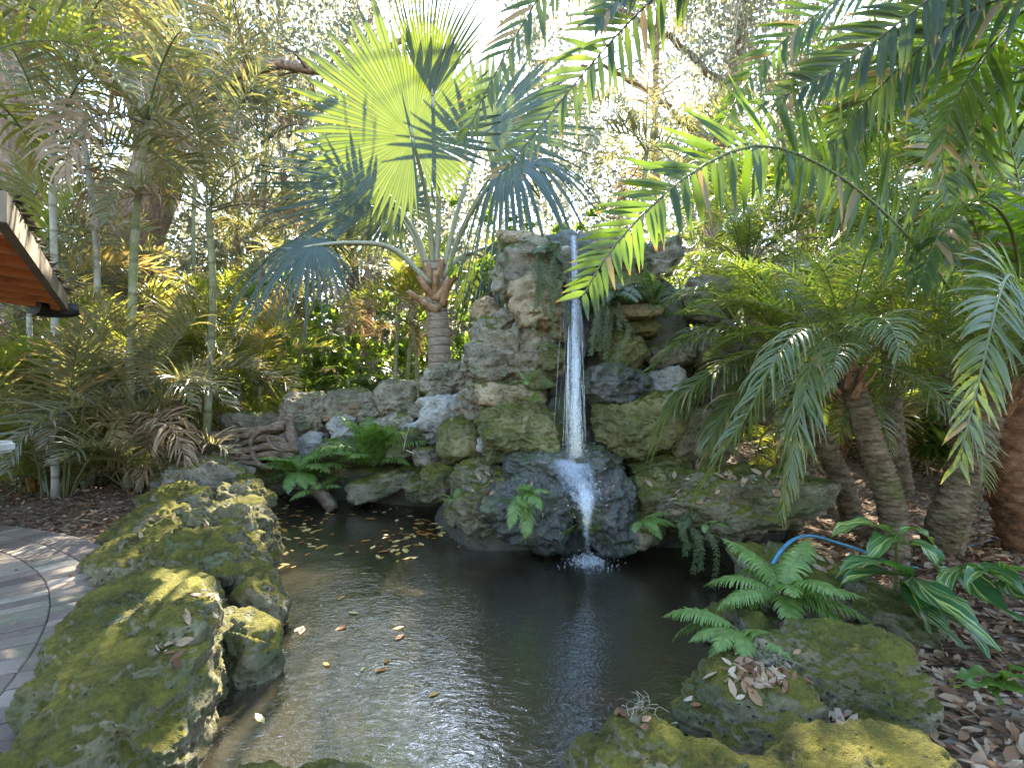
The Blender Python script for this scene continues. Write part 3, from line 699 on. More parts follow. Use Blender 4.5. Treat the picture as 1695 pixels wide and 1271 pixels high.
rim((-1.50, 1.36, -0.05), (0.36, 0.24, 0.22), 'rock_near', 'mossy rock at the very corner in front of the paving', 0.7, yaw=140)
rim((-1.00, 1.42, -0.10), (0.26, 0.20, 0.22), 'rock_near', 'mossy rock below the nearest left boulder at the pond edge', 0.7)
# --- near rim and right rim
rim((-0.62, 1.44, -0.08), (0.42, 0.18, 0.23), 'rock_near', 'pale lit rock edge closing the pond in front of the camera', 0.5, yaw=3)
rim((0.42, 1.60, -0.04), (0.28, 0.20, 0.22), 'rock_near', 'rounded mossy rock of the near rim with a tuft of dead moss', 0.5, yaw=-8)
rim((0.98, 1.50, -0.05), (0.42, 0.20, 0.22), 'rock_near', 'wide mossy rock of the near rim under the pile of tan leaves', 0.5, yaw=10)
rim((0.90, 1.93, -0.05), (0.23, 0.24, 0.24), 'rock_near', 'rock with a pile of dry tan leaves on top at the near right rim', 0.6, yaw=20)
rim((1.31, 2.06, -0.02), (0.30, 0.25, 0.30), 'rock_moss', 'tall rounded dark mossy boulder at the right rim', 0.4, yaw=-30, seed=44, sub=7)
rock(1450, 1010, 2.75, 140, 74, 0.6, 'rock_moss', 'grey rock behind the tall rounded right boulder', -22, sub=5)
rock(1335, 985, 3.0, 190, 110, 0.7, 'rock_moss', 'low bright mossy rock under the blue hose', -14, sub=6)
rock(1275, 935, 3.3, 66, 60, 0.4, 'rock_moss', 'knobbly mossy rock at the right end of the water', 0)
rock(1230, 1050, 2.55, 100, 110, 0.5, 'rock_moss', 'shaded rock at the water edge under the big right fern', 0)
# --- the rubble the boulders are bedded in
rock(0, 0, 1, 0, 0, 0, 'rock_core', 'dark mortar and rubble core between the waterfall boulders', name='rockwork_core', cat='rockwork', center=(0.85, 5.2, 1.05), size=(1.15, 0.55, 1.35), sub=5, rough=0.6)
rock(0, 0, 1, 0, 0, 0, 'rock_core', 'dark rubble bank inside the splash ledge at the foot of the fall', name='rubble_bank', cat='rockwork', center=(0.95, 4.75, 0.0), size=(1.75, 0.55, 0.45), sub=5, rough=0.6)
rock(0, 0, 1, 0, 0, 0, 'rock_core', 'dark rubble core behind the low wall stones left of the tower', name='wall_core', cat='rockwork', center=(-1.6, 6.75, 0.4), size=(1.9, 0.35, 0.72), yaw=-22, sub=5, rough=0.5)
rock(0, 0, 1, 0, 0, 0, 'rock_core', 'earth and rubble bank between the low wall and the pond', name='earth_bank', cat='bank', center=(-1.75, 6.45, -0.05), size=(1.9, 0.55, 0.34), yaw=-22, sub=5, rough=0.6)

# ================================================================== PALM TOOLKIT
def tmpl(name, path, mats, seed, **kw):
    mb = MB(); frond(mb, path, rng=random.Random(seed), **kw); return mb.mesh(name, mats)
def make_set(name, leafm, rachism, Lf, elev, seed, **kw):
    return [tmpl(name, arch(Lf, e0, e1, side=random.Random(seed + i).uniform(-0.25, 0.25)), [M[leafm], M[rachism]], seed + i, **kw) for i, (e0, e1) in enumerate(elev)]
EL = [(84, 48), (74, 8), (62, -28), (46, -52), (28, -70), (10, -80)]
kw_areca = dict(n=44, L=0.46, W=0.026, ang=(72, 28), lift=32, droop=0.32, fold=0.0, prof=P_THIN, petiole=0.2, r=(0.013, 0.003), jit=0.16)
ARECA = make_set('frond', 'areca_leaf', 'rachis', 1.75, EL, 100, **kw_areca)
ARECAG = make_set('frond', 'areca_green', 'rachis', 1.55, EL, 140, **dict(kw_areca, droop=0.22, W=0.03))
ARECADEAD = make_set('frond', 'dead_leaf', 'rachis_brown', 1.4, [(20, -70), (-10, -82), (-30, -85)], 170, **dict(kw_areca, droop=0.7, n=38, jit=0.25))
kw_pyg = dict(n=50, L=0.25, W=0.0115, ang=(64, 28), lift=16, droop=0.40, fold=0.2, prof=P_THIN, petiole=0.14, r=(0.008, 0.002), jit=0.10)
PYGMY = make_set('frond', 'pygmy_leaf', 'rachis', 1.15, [(86, 40), (74, 0), (60, -30), (44, -55), (26, -72), (4, -84)], 200, **kw_pyg)
kw_date = dict(n=46, L=0.40, W=0.034, ang=(78, 32), lift=16, droop=0.12, fold=0.3, prof=P_THIN, petiole=0.16, r=(0.014, 0.003), jit=0.12, groups=14)
DATE = make_set('frond', 'date_leaf', 'rachis', 2.2, [(84, 50), (72, 10), (58, -20), (40, -45), (22, -65)], 230, **kw_date)

def crown(root, base, sets, n, rg, spread=(0, 5), scale=(0.85, 1.1), dead=0, deadset=None, az=None, up=0.05):
    """fronds round the growing point; golden-angle placement, the oldest hang lowest"""
    for i in range(n):
        lo, hi = spread; k = lo + (hi - lo) * ((i + rg.random() * 0.8) / n)
        me = sets[min(int(round(k)), len(sets) - 1)]
        o = link('frond', me, root)
        a = (i * 2.39996 + rg.uniform(-0.35, 0.35)) if az is None else rg.uniform(*az)
        s = rg.uniform(*scale)
        o.location = Vector(base) - root.location + Vector((math.cos(a) * 0.03, math.sin(a) * 0.03, up * (1 - i / n)))
        o.rotation_euler = (rg.gauss(0, 0.10), rg.gauss(0, 0.10), a); o.scale = (s, s, s)
    for i in range(dead):
        o = link('frond', rg.choice(deadset), root); a = rg.uniform(0, 6.28); s = rg.uniform(*scale)
        o.location = Vector(base) - root.location + Vector((math.cos(a) * 0.04, math.sin(a) * 0.04, -0.05))
        o.rotation_euler = (0, 0, a); o.scale = (s, s, s); o['label'] = 'dry brown frond'

def cane(root, pts, r0, r1, mat, name='stem'):
    p = spline(pts, 26); mb = MB()
    tube(mb, p, [r0 + (r1 - r0) * i / 25 for i in range(26)], 10, 0, rfun=lambda i, k, th: 1.0 + (0.09 if i % 3 == 0 else 0))
    return link(name, mb.mesh(name, [M[mat]]), root, world=True)

def areca(stems, label, seed, n=8, sets=None, mat='cane', dead=1, low=0, scale=(0.85, 1.1), spread=(0, 4.6), r=0.035, group=None, cat='palm', name='areca_palm', az=None):
    rg = random.Random(seed); b = Vector(stems[0][0]); b.z = 0
    t = thing(name, b, label, cat, group); sets = sets or ARECA
    for st in stems:
        cane(t, st, r, r * 0.72, mat)
        crown(t, st[-1], sets, n, rg, spread, scale, dead, ARECADEAD, az)
    for i in range(low):
        o = link('frond', rg.choice(sets[0:4]), t); a = rg.uniform(0, 6.28); s = rg.uniform(*scale)
        o.location = (math.cos(a) * 0.15, math.sin(a) * 0.15, 0); o.rotation_euler = (rg.gauss(0, 0.1), rg.gauss(0, 0.1), a); o.scale = (s, s, s)
    return t

# ------------------------------------------------------------------ areca palms on the left
G = lambda px, Y: Vector(((px - CX) / F * Y, Y, 0.0))
areca([[G(212, 6.0), at(222, 420, 6.0), at(242, 200, 5.9)]], 'tallest areca palm with pale ringed stem in front of the leaning oak', 11, n=8, mat='cane', r=0.052, scale=(1.15, 1.45))
areca([[G(338, 6.6), at(352, 500, 6.5), at(345, 345, 6.4)]], 'slender single stemmed areca palm behind the driftwood root', 12, n=9, r=0.05, dead=2, scale=(0.9, 1.15))
areca([[G(92, 5.6), at(90, 450, 5.6), at(84, 250, 5.5)], [G(150, 6.2), at(160, 420, 6.2), at(120, 120, 6.0)]], 'twin stemmed areca palm behind the eave of the pavilion', 13, n=9, low=7, mat='cane_grey', r=0.040, scale=(1.0, 1.3))
areca([[G(75, 5.9), at(52, 600, 5.9), at(48, 520, 5.9)]], 'short areca palm with grey bent stem under the eave', 14, n=9, sets=ARECAG, low=6, r=0.035, mat='cane_grey', dead=2)
areca([[G(55, 5.9), at(40, 745, 5.9), at(15, 680, 5.9)], [G(85, 6.0), at(75, 740, 6.0), at(62, 690, 6.0)]], 'bushy areca clump with orange bamboo like stems beside the stone counter', 15, n=7, sets=ARECAG, mat='cane_orange', low=8, r=0.045, scale=(0.7, 0.95), dead=1)
areca([[G(140, 6.1), at(130, 720, 6.1)], [G(120, 6.2), at(140, 680, 6.2)]], 'low yellow green areca clump arching over the mulch behind the paving', 16, n=7, sets=ARECAG, low=5, scale=(0.7, 0.95), dead=2, r=0.03)
areca([[G(232, 5.9), at(232, 690, 5.9)], [G(255, 6.2), at(262, 670, 6.2)]], 'low areca clump with tan drooping tips left of the driftwood', 17, n=8, low=5, scale=(0.7, 0.95), dead=1, r=0.03)
areca([[G(-150, 4.2), at(-130, 420, 4.1), at(-90, 150, 3.9)]], 'areca palm leaning out of the left edge with fronds across the top corner', 18, n=8, sets=ARECAG, dead=0, scale=(0.9, 1.1), r=0.05)
areca([[G(300, 7.6), at(300, 640, 7.6)], [G(330, 7.9), at(318, 600, 7.9)]], 'olive areca clump between the oak and the slender palm', 19, n=8, low=5, dead=2, sets=ARECAG)
areca([[G(430, 7.8), at(430, 640, 7.8)], [G(400, 8.2), at(395, 600, 8.2)]], 'green areca clump behind the low grey rock', 20, n=8, sets=ARECAG, low=5, dead=1)
areca([[G(480, 8.6), at(500, 560, 8.6), at(535, 470, 8.5)], [G(440, 9.0), at(460, 560, 9.0), at(470, 470, 9.0)]], 'areca palm with two thin leaning stems under the drooping silver fan', 21, n=7, dead=2, r=0.04, scale=(0.8, 1.0))
areca([[G(150, 8.5), at(150, 520, 8.5), at(165, 470, 8.5)], [G(200, 8.8), at(185, 540, 8.8)]], 'golden areca palm deep in the shade behind the tallest one', 22, n=9, low=4, dead=3)
areca([[G(20, 6.5), at(20, 600, 6.5), at(25, 440, 6.5)], [G(-30, 6.8), at(-20, 500, 6.8)]], 'grey green areca palm behind the pavilion roof corner', 23, n=9, low=3, dead=2, scale=(0.9, 1.2))
areca([[G(330, 9.8), at(320, 400, 9.8), at(330, 180, 9.6)], [G(420, 10.2), at(430, 380, 10.2), at(440, 230, 10.0)]], 'far areca palm rising between the oak and the silver palm', 24, n=9, dead=1, scale=(1.2, 1.6), r=0.042)
areca([[G(645, 8.0), at(655, 600, 8.0), at(660, 520, 8.0)], [G(690, 8.1), at(690, 600, 8.1), at(680, 540, 8.1)], [G(670, 8.3), at(676, 600, 8.3), at(690, 500, 8.3)]], 'areca clump with yellow canes standing left of the silver palm trunk', 25, n=5, sets=ARECAG, dead=2, scale=(0.6, 0.85), r=0.04, spread=(0, 3.2))
areca([[G(805, 7.8), at(800, 560, 7.8), at(790, 500, 7.8)]], 'sunlit areca palm right of the silver palm trunk', 26, n=8, sets=ARECAG, dead=0, low=3, scale=(0.6, 0.8))
# ------------------------------------------------------------------ silver fan palm (centre)
TB = Vector(((728 - CX) / F * 6.25, 6.25, 0.1))
sp = thing('silver_fan_palm', TB, 'big silver blue fan palm standing behind the low rock wall', 'palm')
pts = spline([TB, at(727, 580, 6.25), at(722, 500, 6.25), at(718, 432, 6.2)], 60); mb = MB()
rgt = random.Random(3)
tube(mb, pts, [0.150 - 0.02 * (i / 59) for i in range(60)], 24, 0, rfun=lambda i, k, th: 1 + 0.03 * math.sin(i * 2.1 + math.sin(th * 2) * 0.7) + 0.012 * math.sin(th * 5 + i))
link('trunk', mb.mesh('trunk', [M['bark_silver']]), sp, world=True)
def leaf_base(root, p, d, L, w, mat='boot', th=0.035):
    mb = MB(); d = d.normalized(); s = d.cross(Z).normalized(); n = s.cross(d); V = []; K = 7
    for k in range(K + 1):
        t = k / K; ww = w * (1 - 0.5 * t) / 2 * (1 + 0.06 * math.sin(k * 2.3)); hh = th * (1 - 0.55 * t); c = p + d * (L * t) + n * (0.10 * L * t * t)
        V += [c - s * ww + n * hh * 0.7, c - s * ww * 0.55 + n * hh * 0.05, c + s * ww * 0.55 + n * hh * 0.05, c + s * ww + n * hh * 0.7,
              c + s * ww * 0.9 - n * hh * 0.3, c + s * ww * 0.4 - n * hh, c - s * ww * 0.4 - n * hh, c - s * ww * 0.9 - n * hh * 0.3]
    Fc = [(k * 8 + j, k * 8 + (j + 1) % 8, (k + 1) * 8 + (j + 1) % 8, (k + 1) * 8 + j) for k in range(K) for j in range(8)]
    Fc += [tuple(range(7, -1, -1)), tuple(K * 8 + j for j in range(8))]
    mb.add(V, Fc); return link('leaf_base', mb.mesh('leaf_base', [M[mat]]), root, world=True)
for (px, py, qx, qy, dy, w) in [(725, 515, 672, 487, -0.25, 0.16), (722, 498, 764, 452, -0.25, 0.17), (716, 490, 690, 460, -0.2, 0.14), (728, 480, 752, 442, 0.1, 0.15), (712, 480, 707, 440, -0.22, 0.13),
                                (722, 490, 722, 452, -0.30, 0.12), (733, 505, 742, 470, -0.2, 0.12), (710, 505, 690, 495, -0.1, 0.12), (722, 470, 735, 430, -0.1, 0.12), (712, 470, 700, 432, 0.2, 0.12)]:
    p = at(px, py, 6.18); q = at(qx, qy, 6.18 + dy); leaf_base(sp, p, q - p, (q - p).length, w, th=0.05)
def silver(pet, axis, nrm, R, seed, **kw):
    rg = random.Random(seed); pp = spline(pet, 18)
    b = thing_part('frond', sp, pet[0])
    mb = MB(); tube(mb, pp, [0.056 - 0.030 * i / 17 for i in range(18)], 8, 0, tint=rg.random(), flat=0.7)
    link('petiole', mb.mesh('petiole', [M['petiole_silver']]), b, world=True)
    mb = MB(); fan(mb, pp[-1], axis, nrm, R, rng=rg, **kw)
    # the costa: the stalk runs on into the blade
    tip = pp[-1] + axis.normalized() * R * 0.35
    tube(mb, spline([pp[-1], pp[-1].lerp(tip, 0.5) - nrm.normalized() * 0.02, tip], 6), [0.02, 0.017, 0.014, 0.010, 0.006, 0.002], 6, 1)
    link('blade', mb.mesh('blade', [M['silver_leaf'], M['petiole_silver']]), b, world=True)
def thing_part(name, root, loc):
    o = bpy.data.objects.new(name, None); col.objects.link(o); o.parent = root; o.location = Vector(loc) - root.location; o.empty_display_size = 0.05; return o
V3 = Vector
silver([at(720, 470, 6.2), at(708, 340, 5.95), at(683, 228, 5.55)], V3((-0.22, -0.1, 1)), V3((0.10, -1, -0.15)), 1.42, 31, nseg=60, spread=174, joined=0.70, droop=0.05, cup=0.10, pleat=0.5, lenfun=lambda th: (0.80 if th > 0 else 1.0) * (1.08 + 0.0 * th))
silver([at(715, 470, 6.25), at(690, 390, 6.3), at(640, 318, 6.3)], V3((-1, 0, 0.45)), V3((0.15, -1, 0.25)), 1.6, 32, nseg=34, spread=75, joined=0.58, droop=0.12, cup=0.10)
silver([at(722, 470, 6.2), at(726, 300, 5.9), at(716, 160, 5.5)], V3((-0.05, -0.15, 1)), V3((0.5, -0.8, 0.0)), 1.1, 33, nseg=24, spread=40, joined=0.55, droop=0.06, cup=0.5, pleat=0.6)
silver([at(712, 470, 6.1), at(650, 412, 5.9), at(580, 402, 5.7), at(518, 407, 5.55)], V3((-1, -0.1, -0.1)), V3((-0.2, -0.75, 0.8)), 0.98, 34, nseg=46, spread=165, joined=0.5, droop=0.42, cup=-0.15)
silver([at(735, 460, 6.2), at(765, 380, 6.1), at(800, 320, 5.95), at(838, 285, 5.8)], V3((0.8, -0.2, 0.25)), V3((-0.1, -0.6, 0.9)), 1.25, 35, nseg=46, spread=160, joined=0.5, droop=0.75, cup=-0.05)
silver([at(730, 465, 6.25), at(760, 340, 6.4), at(800, 220, 6.5)], V3((0.8, 0.1, 0.65)), V3((-0.25, -1, 0.2)), 1.55, 36, nseg=46, spread=118, joined=0.6, droop=0.12)
silver([at(712, 460, 6.4), at(690, 400, 6.7), at(655, 345, 6.9)], V3((-0.6, 0.3, 0.5)), V3((0.1, -1, 0.3)), 1.1, 37, nseg=40, spread=160, joined=0.6, droop=0.15)
silver([at(735, 455, 6.4), at(790, 415, 6.8), at(840, 405, 7.0)], V3((0.6, 0.2, -0.4)), V3((0.2, -0.8, 0.6)), 1.05, 38, nseg=40, spread=150, joined=0.55, droop=0.7)
silver([at(728, 460, 6.3), at(770, 420, 6.6), at(800, 425, 6.8)], V3((0.3, 0.1, -0.9)), V3((0.2, -0.9, 0.1)), 0.75, 39, nseg=26, spread=75, joined=0.7, droop=0.5, pleat=0.8)

# ------------------------------------------------------------------ date palms on the right
def trunk_scales(name, root, pts, r0, r1, mat, n=70, sides=26, amp=0.14, pitch=2.0):
    p = spline(pts, n); mb = MB()
    def rf(i, k, th):
        ph = (i / pitch + (0.5 if (k // 2) % 2 else 0.0)) % 1.0
        return 1.0 + amp * (ph - 0.4) + 0.04 * math.sin(k * 12.9 + i * 3.1)
    tube(mb, p, [r0 + (r1 - r0) * (i / (n - 1)) for i in range(n)], sides, 0, rfun=rf)
    return link(name, mb.mesh(name, [M[mat]]), root, world=True)
def boots(root, c, rg, n, r, L, mat, dz=0.3, w=0.05):
    for i in range(n):
        a = i * 2.39996; t = i / n; p = V3(c) + V3((math.cos(a) * r, math.sin(a) * r, -dz * (1 - t)))
        d = V3((math.cos(a) * 0.75, math.sin(a) * 0.75, rg.uniform(0.35, 1.0) + t * 0.8))
        leaf_base(root, p, d, L * rg.uniform(0.7, 1.2), w * rg.uniform(0.8, 1.2), mat, th=0.016)
def hero(root, path, mats, seed, **kw):
    mb = MB(); frond(mb, path, rng=random.Random(seed), **kw)
    return link('frond', mb.mesh('frond', [M[m] for m in mats]), root, world=True)
CAMUP = V3((0.0, -1.0, 0.35))

def pygmy(base, path, r, label, seed, n=24, scale=(0.8, 1.1), spread=(0, 5)):
    t = thing('pygmy_date_palm', base, label, 'palm'); rg = random.Random(seed)
    trunk_scales('trunk', t, [base - V3((0, 0, 0.08))] + path, r, r * 0.8, 'bark_pygmy', n=120, amp=0.36, pitch=2.6)
    top = V3(path[-1]); boots(t, top, rg, 16, r * 0.75, 0.14, 'boot_red', dz=0.22)
    crown(t, top + V3((0, 0, 0.04)), PYGMY, n, rg, spread, scale)
    return t
b = on_ground(1482, 925); p1 = pygmy(b, [at(1478, 850, 3.65), at(1455, 770, 3.6), at(1425, 680, 3.55), at(1402, 612, 3.5)], 0.088, 'nearest pygmy date palm with a fully visible leaning trunk and shaggy red brown crown base', 51, n=26)
pk = dict(n=60, L=0.30, W=0.017, ang=(46, 22), lift=10, droop=0.5, fold=0.25, prof=P_DATE, petiole=0.12, r=(0.009, 0.002), jit=0.10)
hero(p1, [at(1402, 600, 3.5), at(1385, 552, 3.35), at(1350, 580, 3.15), at(1330, 660, 3.0), at(1312, 750, 2.95), at(1292, 850, 2.95)], ('pygmy_leaf', 'rachis'), 61, up=CAMUP, **dict(pk, ang=(38, 20)))
hero(p1, [at(1398, 600, 3.5), at(1340, 540, 3.3), at(1280, 600, 3.1), at(1235, 690, 3.05), at(1180, 770, 3.05), at(1150, 830, 3.1)], ('pygmy_leaf', 'rachis'), 62, **pk)
b = on_ground(1418, 872); p2 = pygmy(b, [at(1398, 810, 4.45), at(1368, 745, 4.4), at(1330, 670, 4.35), at(1305, 610, 4.3)], 0.085, 'slim pygmy date palm leaning left behind the leaf strewn boulder', 52, n=26, scale=(0.95, 1.25))
for k, pth in enumerate([[(1310, 600, 4.3), (1250, 585, 4.1), (1160, 630, 3.85), (1100, 690, 3.75), (1080, 760, 3.75)],
                         [(1310, 590, 4.3), (1230, 545, 4.1), (1140, 555, 3.95), (1075, 610, 3.9)],
                         [(1310, 580, 4.3), (1240, 500, 4.15), (1150, 480, 4.05), (1080, 515, 4.0)],
                         [(1310, 580, 4.3), (1260, 460, 4.2), (1170, 425, 4.1), (1095, 455, 4.1)],
                         [(1310, 600, 4.3), (1250, 620, 4.0), (1190, 700, 3.8), (1160, 790, 3.75)]]):
    hero(p2, [at(*q) for q in pth], ('pygmy_leaf', 'rachis'), 63 + k, **dict(pk, droop=0.42, L=0.32))
b = on_ground(1555, 912); pygmy(b, [at(1570, 860, 3.6), at(1595, 790, 3.55), at(1625, 710, 3.5), at(1640, 640, 3.5)], 0.115, 'stout pygmy date palm with mossy scaly trunk leaning right', 53, n=20)
b = on_ground(1600, 830); pygmy(b, [at(1590, 740, 5.4), at(1570, 640, 5.4), at(1560, 520, 5.3)], 0.09, 'pygmy date palm farther back among the right hand palms', 54, n=26, scale=(1.1, 1.5))
b = on_ground(1500, 815); pygmy(b, [at(1480, 700, 5.9), at(1470, 560, 5.9), at(1450, 430, 5.8)], 0.09, 'taller pygmy date palm rising behind the nearest one', 55, n=28, scale=(1.2, 1.6))
b = on_ground(1270, 800); pygmy(b, [at(1265, 700, 6.3), at(1250, 560, 6.3), at(1235, 450, 6.2)], 0.09, 'pygmy date palm standing behind the right end of the rockwork', 56, n=26, scale=(1.2, 1.5))

b = on_ground(1715, 915)
dp = thing('date_palm', b, 'reddish brown date palm at the right edge, one long frond arching across the fall', 'palm')
trunk_scales('trunk', dp, [b - V3((0, 0, 0.1)), at(1690, 830, 3.75), at(1668, 740, 3.75), at(1672, 660, 3.75), at(1690, 610, 3.75)], 0.17, 0.18, 'bark_date', n=60, amp=0.25, pitch=5.0)
rgd = random.Random(77); boots(dp, at(1690, 600, 3.75), rgd, 22, 0.14, 0.26, 'boot_red', dz=0.5, w=0.08)
dk = dict(n=46, L=0.42, W=0.046, ang=(96, 34), lift=4, droop=0.06, fold=0.35, prof=P_DATE, petiole=0.22, r=(0.018, 0.004), jit=0.10)
hero(dp, [at(1690, 640, 3.7), at(1620, 545, 3.5), at(1555, 455, 3.3), at(1480, 368, 3.05), at(1380, 285, 2.85), at(1270, 240, 2.7), at(1180, 265, 2.65), at(1095, 325, 2.6), at(1012, 412, 2.6), at(966, 488, 2.62)],
     ('date_leaf', 'rachis'), 81, up=CAMUP, **dict(dk, n=76, petiole=0.24, ang=(95, 42), L=0.47, W=0.043, jit=0.09))
hero(dp, [at(1690, 640, 3.7), at(1695, 520, 3.2), at(1672, 455, 2.6), at(1650, 500, 2.35), at(1630, 590, 2.2), at(1605, 690, 2.15), at(1585, 775, 2.15)],
     ('pygmy_leaf', 'rachis'), 82, up=CAMUP, **dict(dk, n=46, L=0.33, W=0.026, ang=(66, 26), droop=0.18, petiole=0.33))
hero(dp, [at(1700, 620, 3.8), at(1640, 440, 3.7), at(1560, 260, 3.5), at(1500, 130, 3.3), at(1450, 60, 3.1)], ('date_leaf', 'rachis'), 83, up=CAMUP, **dict(dk, ang=(70, 35), n=40))
hero(dp, [at(1700, 620, 3.8), at(1680, 400, 3.6), at(1620, 330, 3.3), at(1560, 380, 3.1), at(1520, 470, 3.0)], ('date_leaf', 'rachis'), 84, **dict(dk, ang=(70, 35), n=40, droop=0.3))
hero(dp, [at(1700, 620, 3.8), at(1690, 330, 3.7), at(1640, 160, 3.6), at(1560, 60, 3.5)], ('date_leaf', 'rachis'), 85, up=CAMUP, **dict(dk, ang=(70, 35), n=40))
crown(dp, at(1695, 600, 3.75), DATE, 12, rgd, (0, 4), (0.75, 1.0))

# tall stem of the same kind whose foot is outside the frame; its fronds hang in from above
b = V3((2.45, 1.75, 0)); td = thing('date_palm', b, 'tall date palm whose dark fronds hang in from above beside the silver fans', 'palm')
top = V3((2.25, 2.0, 3.9))
trunk_scales('trunk', td, [b - V3((0, 0, 0.1)), V3((2.5, 1.8, 1.5)), V3((2.35, 1.9, 3.0)), top], 0.16, 0.15, 'bark_date', n=90, amp=0.25, pitch=5.0)
rg2 = random.Random(78); boots(td, top, rg2, 14, 0.13, 0.26, 'boot_red', dz=0.5, w=0.08)
hk = dict(dk, L=0.36, W=0.034, n=44, ang=(70, 34), lift=8, droop=0.10, petiole=0.25, r=(0.012, 0.003))
for k, (pth, mats, ex) in enumerate([
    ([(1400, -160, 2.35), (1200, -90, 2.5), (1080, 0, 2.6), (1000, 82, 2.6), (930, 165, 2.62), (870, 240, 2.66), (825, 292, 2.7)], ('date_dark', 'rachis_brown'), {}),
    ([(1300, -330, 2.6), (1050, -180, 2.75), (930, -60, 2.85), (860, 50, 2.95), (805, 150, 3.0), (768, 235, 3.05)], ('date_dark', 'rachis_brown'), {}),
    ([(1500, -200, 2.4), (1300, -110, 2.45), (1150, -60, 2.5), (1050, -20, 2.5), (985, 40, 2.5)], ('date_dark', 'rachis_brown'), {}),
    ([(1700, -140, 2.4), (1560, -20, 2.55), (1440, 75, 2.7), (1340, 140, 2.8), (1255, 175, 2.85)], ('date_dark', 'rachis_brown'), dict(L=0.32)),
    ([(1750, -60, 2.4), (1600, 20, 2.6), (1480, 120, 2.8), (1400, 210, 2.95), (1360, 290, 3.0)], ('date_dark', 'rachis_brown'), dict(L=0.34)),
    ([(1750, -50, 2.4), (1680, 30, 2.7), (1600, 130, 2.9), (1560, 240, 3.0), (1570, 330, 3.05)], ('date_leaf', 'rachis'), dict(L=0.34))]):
    hero(td, [top] + [at(*q) for q in pth], mats, 90 + k, up=CAMUP, **dict(hk, **ex))

for k, (pth, ex) in enumerate([
    ([(1720, 40, 2.9), (1640, 30, 3.1), (1540, 90, 3.3), (1450, 190, 3.4), (1400, 300, 3.4)], dict(L=0.34, W=0.03)),
    ([(1760, 120, 2.7), (1690, 110, 2.9), (1620, 200, 3.1), (1580, 320, 3.2), (1575, 430, 3.2)], dict(L=0.34, W=0.03)),
    ([(1600, -60, 3.0), (1450, -30, 3.2), (1330, 40, 3.4), (1240, 130, 3.5), (1190, 220, 3.5)], dict(L=0.34, W=0.03))]):
    hero(td, [top] + [at(*q) for q in pth], ('date_leaf', 'rachis'), 190 + k, up=CAMUP, **dict(hk, n=52, **ex))
# backing palms on the right
def bigdate(px, Y, topy, lean, label, seed, n=16, scale=(0.9, 1.2), dead=0):
    b = G(px, Y); rg = random.Random(seed); t = thing('date_palm', b, label, 'palm')
    top = at(px + lean, topy, Y)
    trunk_scales('trunk', t, [b - V3((0, 0, 0.1)), b.lerp(top, 0.5) + V3((0.05, 0, 0)), top], 0.15, 0.14, 'bark_date', n=60, amp=0.25, pitch=5.0)
    boots(t, top, rg, 12, 0.12, 0.24, 'boot_red', dz=0.4, w=0.08)
    crown(t, top, DATE, n, rg, (0, 4), scale, dead, ARECADEAD)
bigdate(1640, 6.4, 330, -30, 'date palm with tan dead fronds hanging at the upper right behind the others', 101, dead=8)
bigdate(1380, 7.4, 330, 10, 'date palm behind the rockwork, half hidden by the yellow green arching frond', 102, n=18)
bigdate(1560, 8.4, 160, 20, 'tallest date palm at the back right under the canopy', 103, n=18, dead=6)
bigdate(1790, 5.6, 260, -20, 'date palm beyond the right edge whose fronds fill the upper right corner', 104, n=18, dead=4)
areca([[G(1130, 8.8), at(1140, 480, 8.8), at(1150, 330, 8.7)], [G(1060, 9.2), at(1060, 420, 9.2), at(1070, 250, 9.0)]], 'far areca palm showing grey fronds above the top right of the rockwork', 105, n=9, scale=(1.0, 1.3), r=0.05)
areca([[G(1500, 7.2), at(1500, 680, 7.2)], [G(1440, 7.6), at(1430, 650, 7.6)]], 'low green areca clump behind the leaning pygmy trunks', 106, n=8, sets=ARECAG, low=6, dead=1)
areca([[G(1640, 7.6), at(1640, 690, 7.6)], [G(1690, 7.8), at(1690, 640, 7.8)]], 'low areca clump at the right edge beyond the mulch', 107, n=8, sets=ARECAG, low=6, dead=2)
areca([[G(1330, 8.8), at(1330, 690, 8.8)], [G(1290, 8.8), at(1280, 640, 8.8)]], 'yellow sunlit areca clump far behind the huge flat boulder', 108, n=8, sets=ARECAG, low=6)
areca([[G(1255, 5.3), at(1252, 745, 5.3)]], 'small yellow areca sprout behind the huge flat boulder', 109, n=6, sets=ARECAG, low=3, dead=0, scale=(0.35, 0.5), r=0.02)

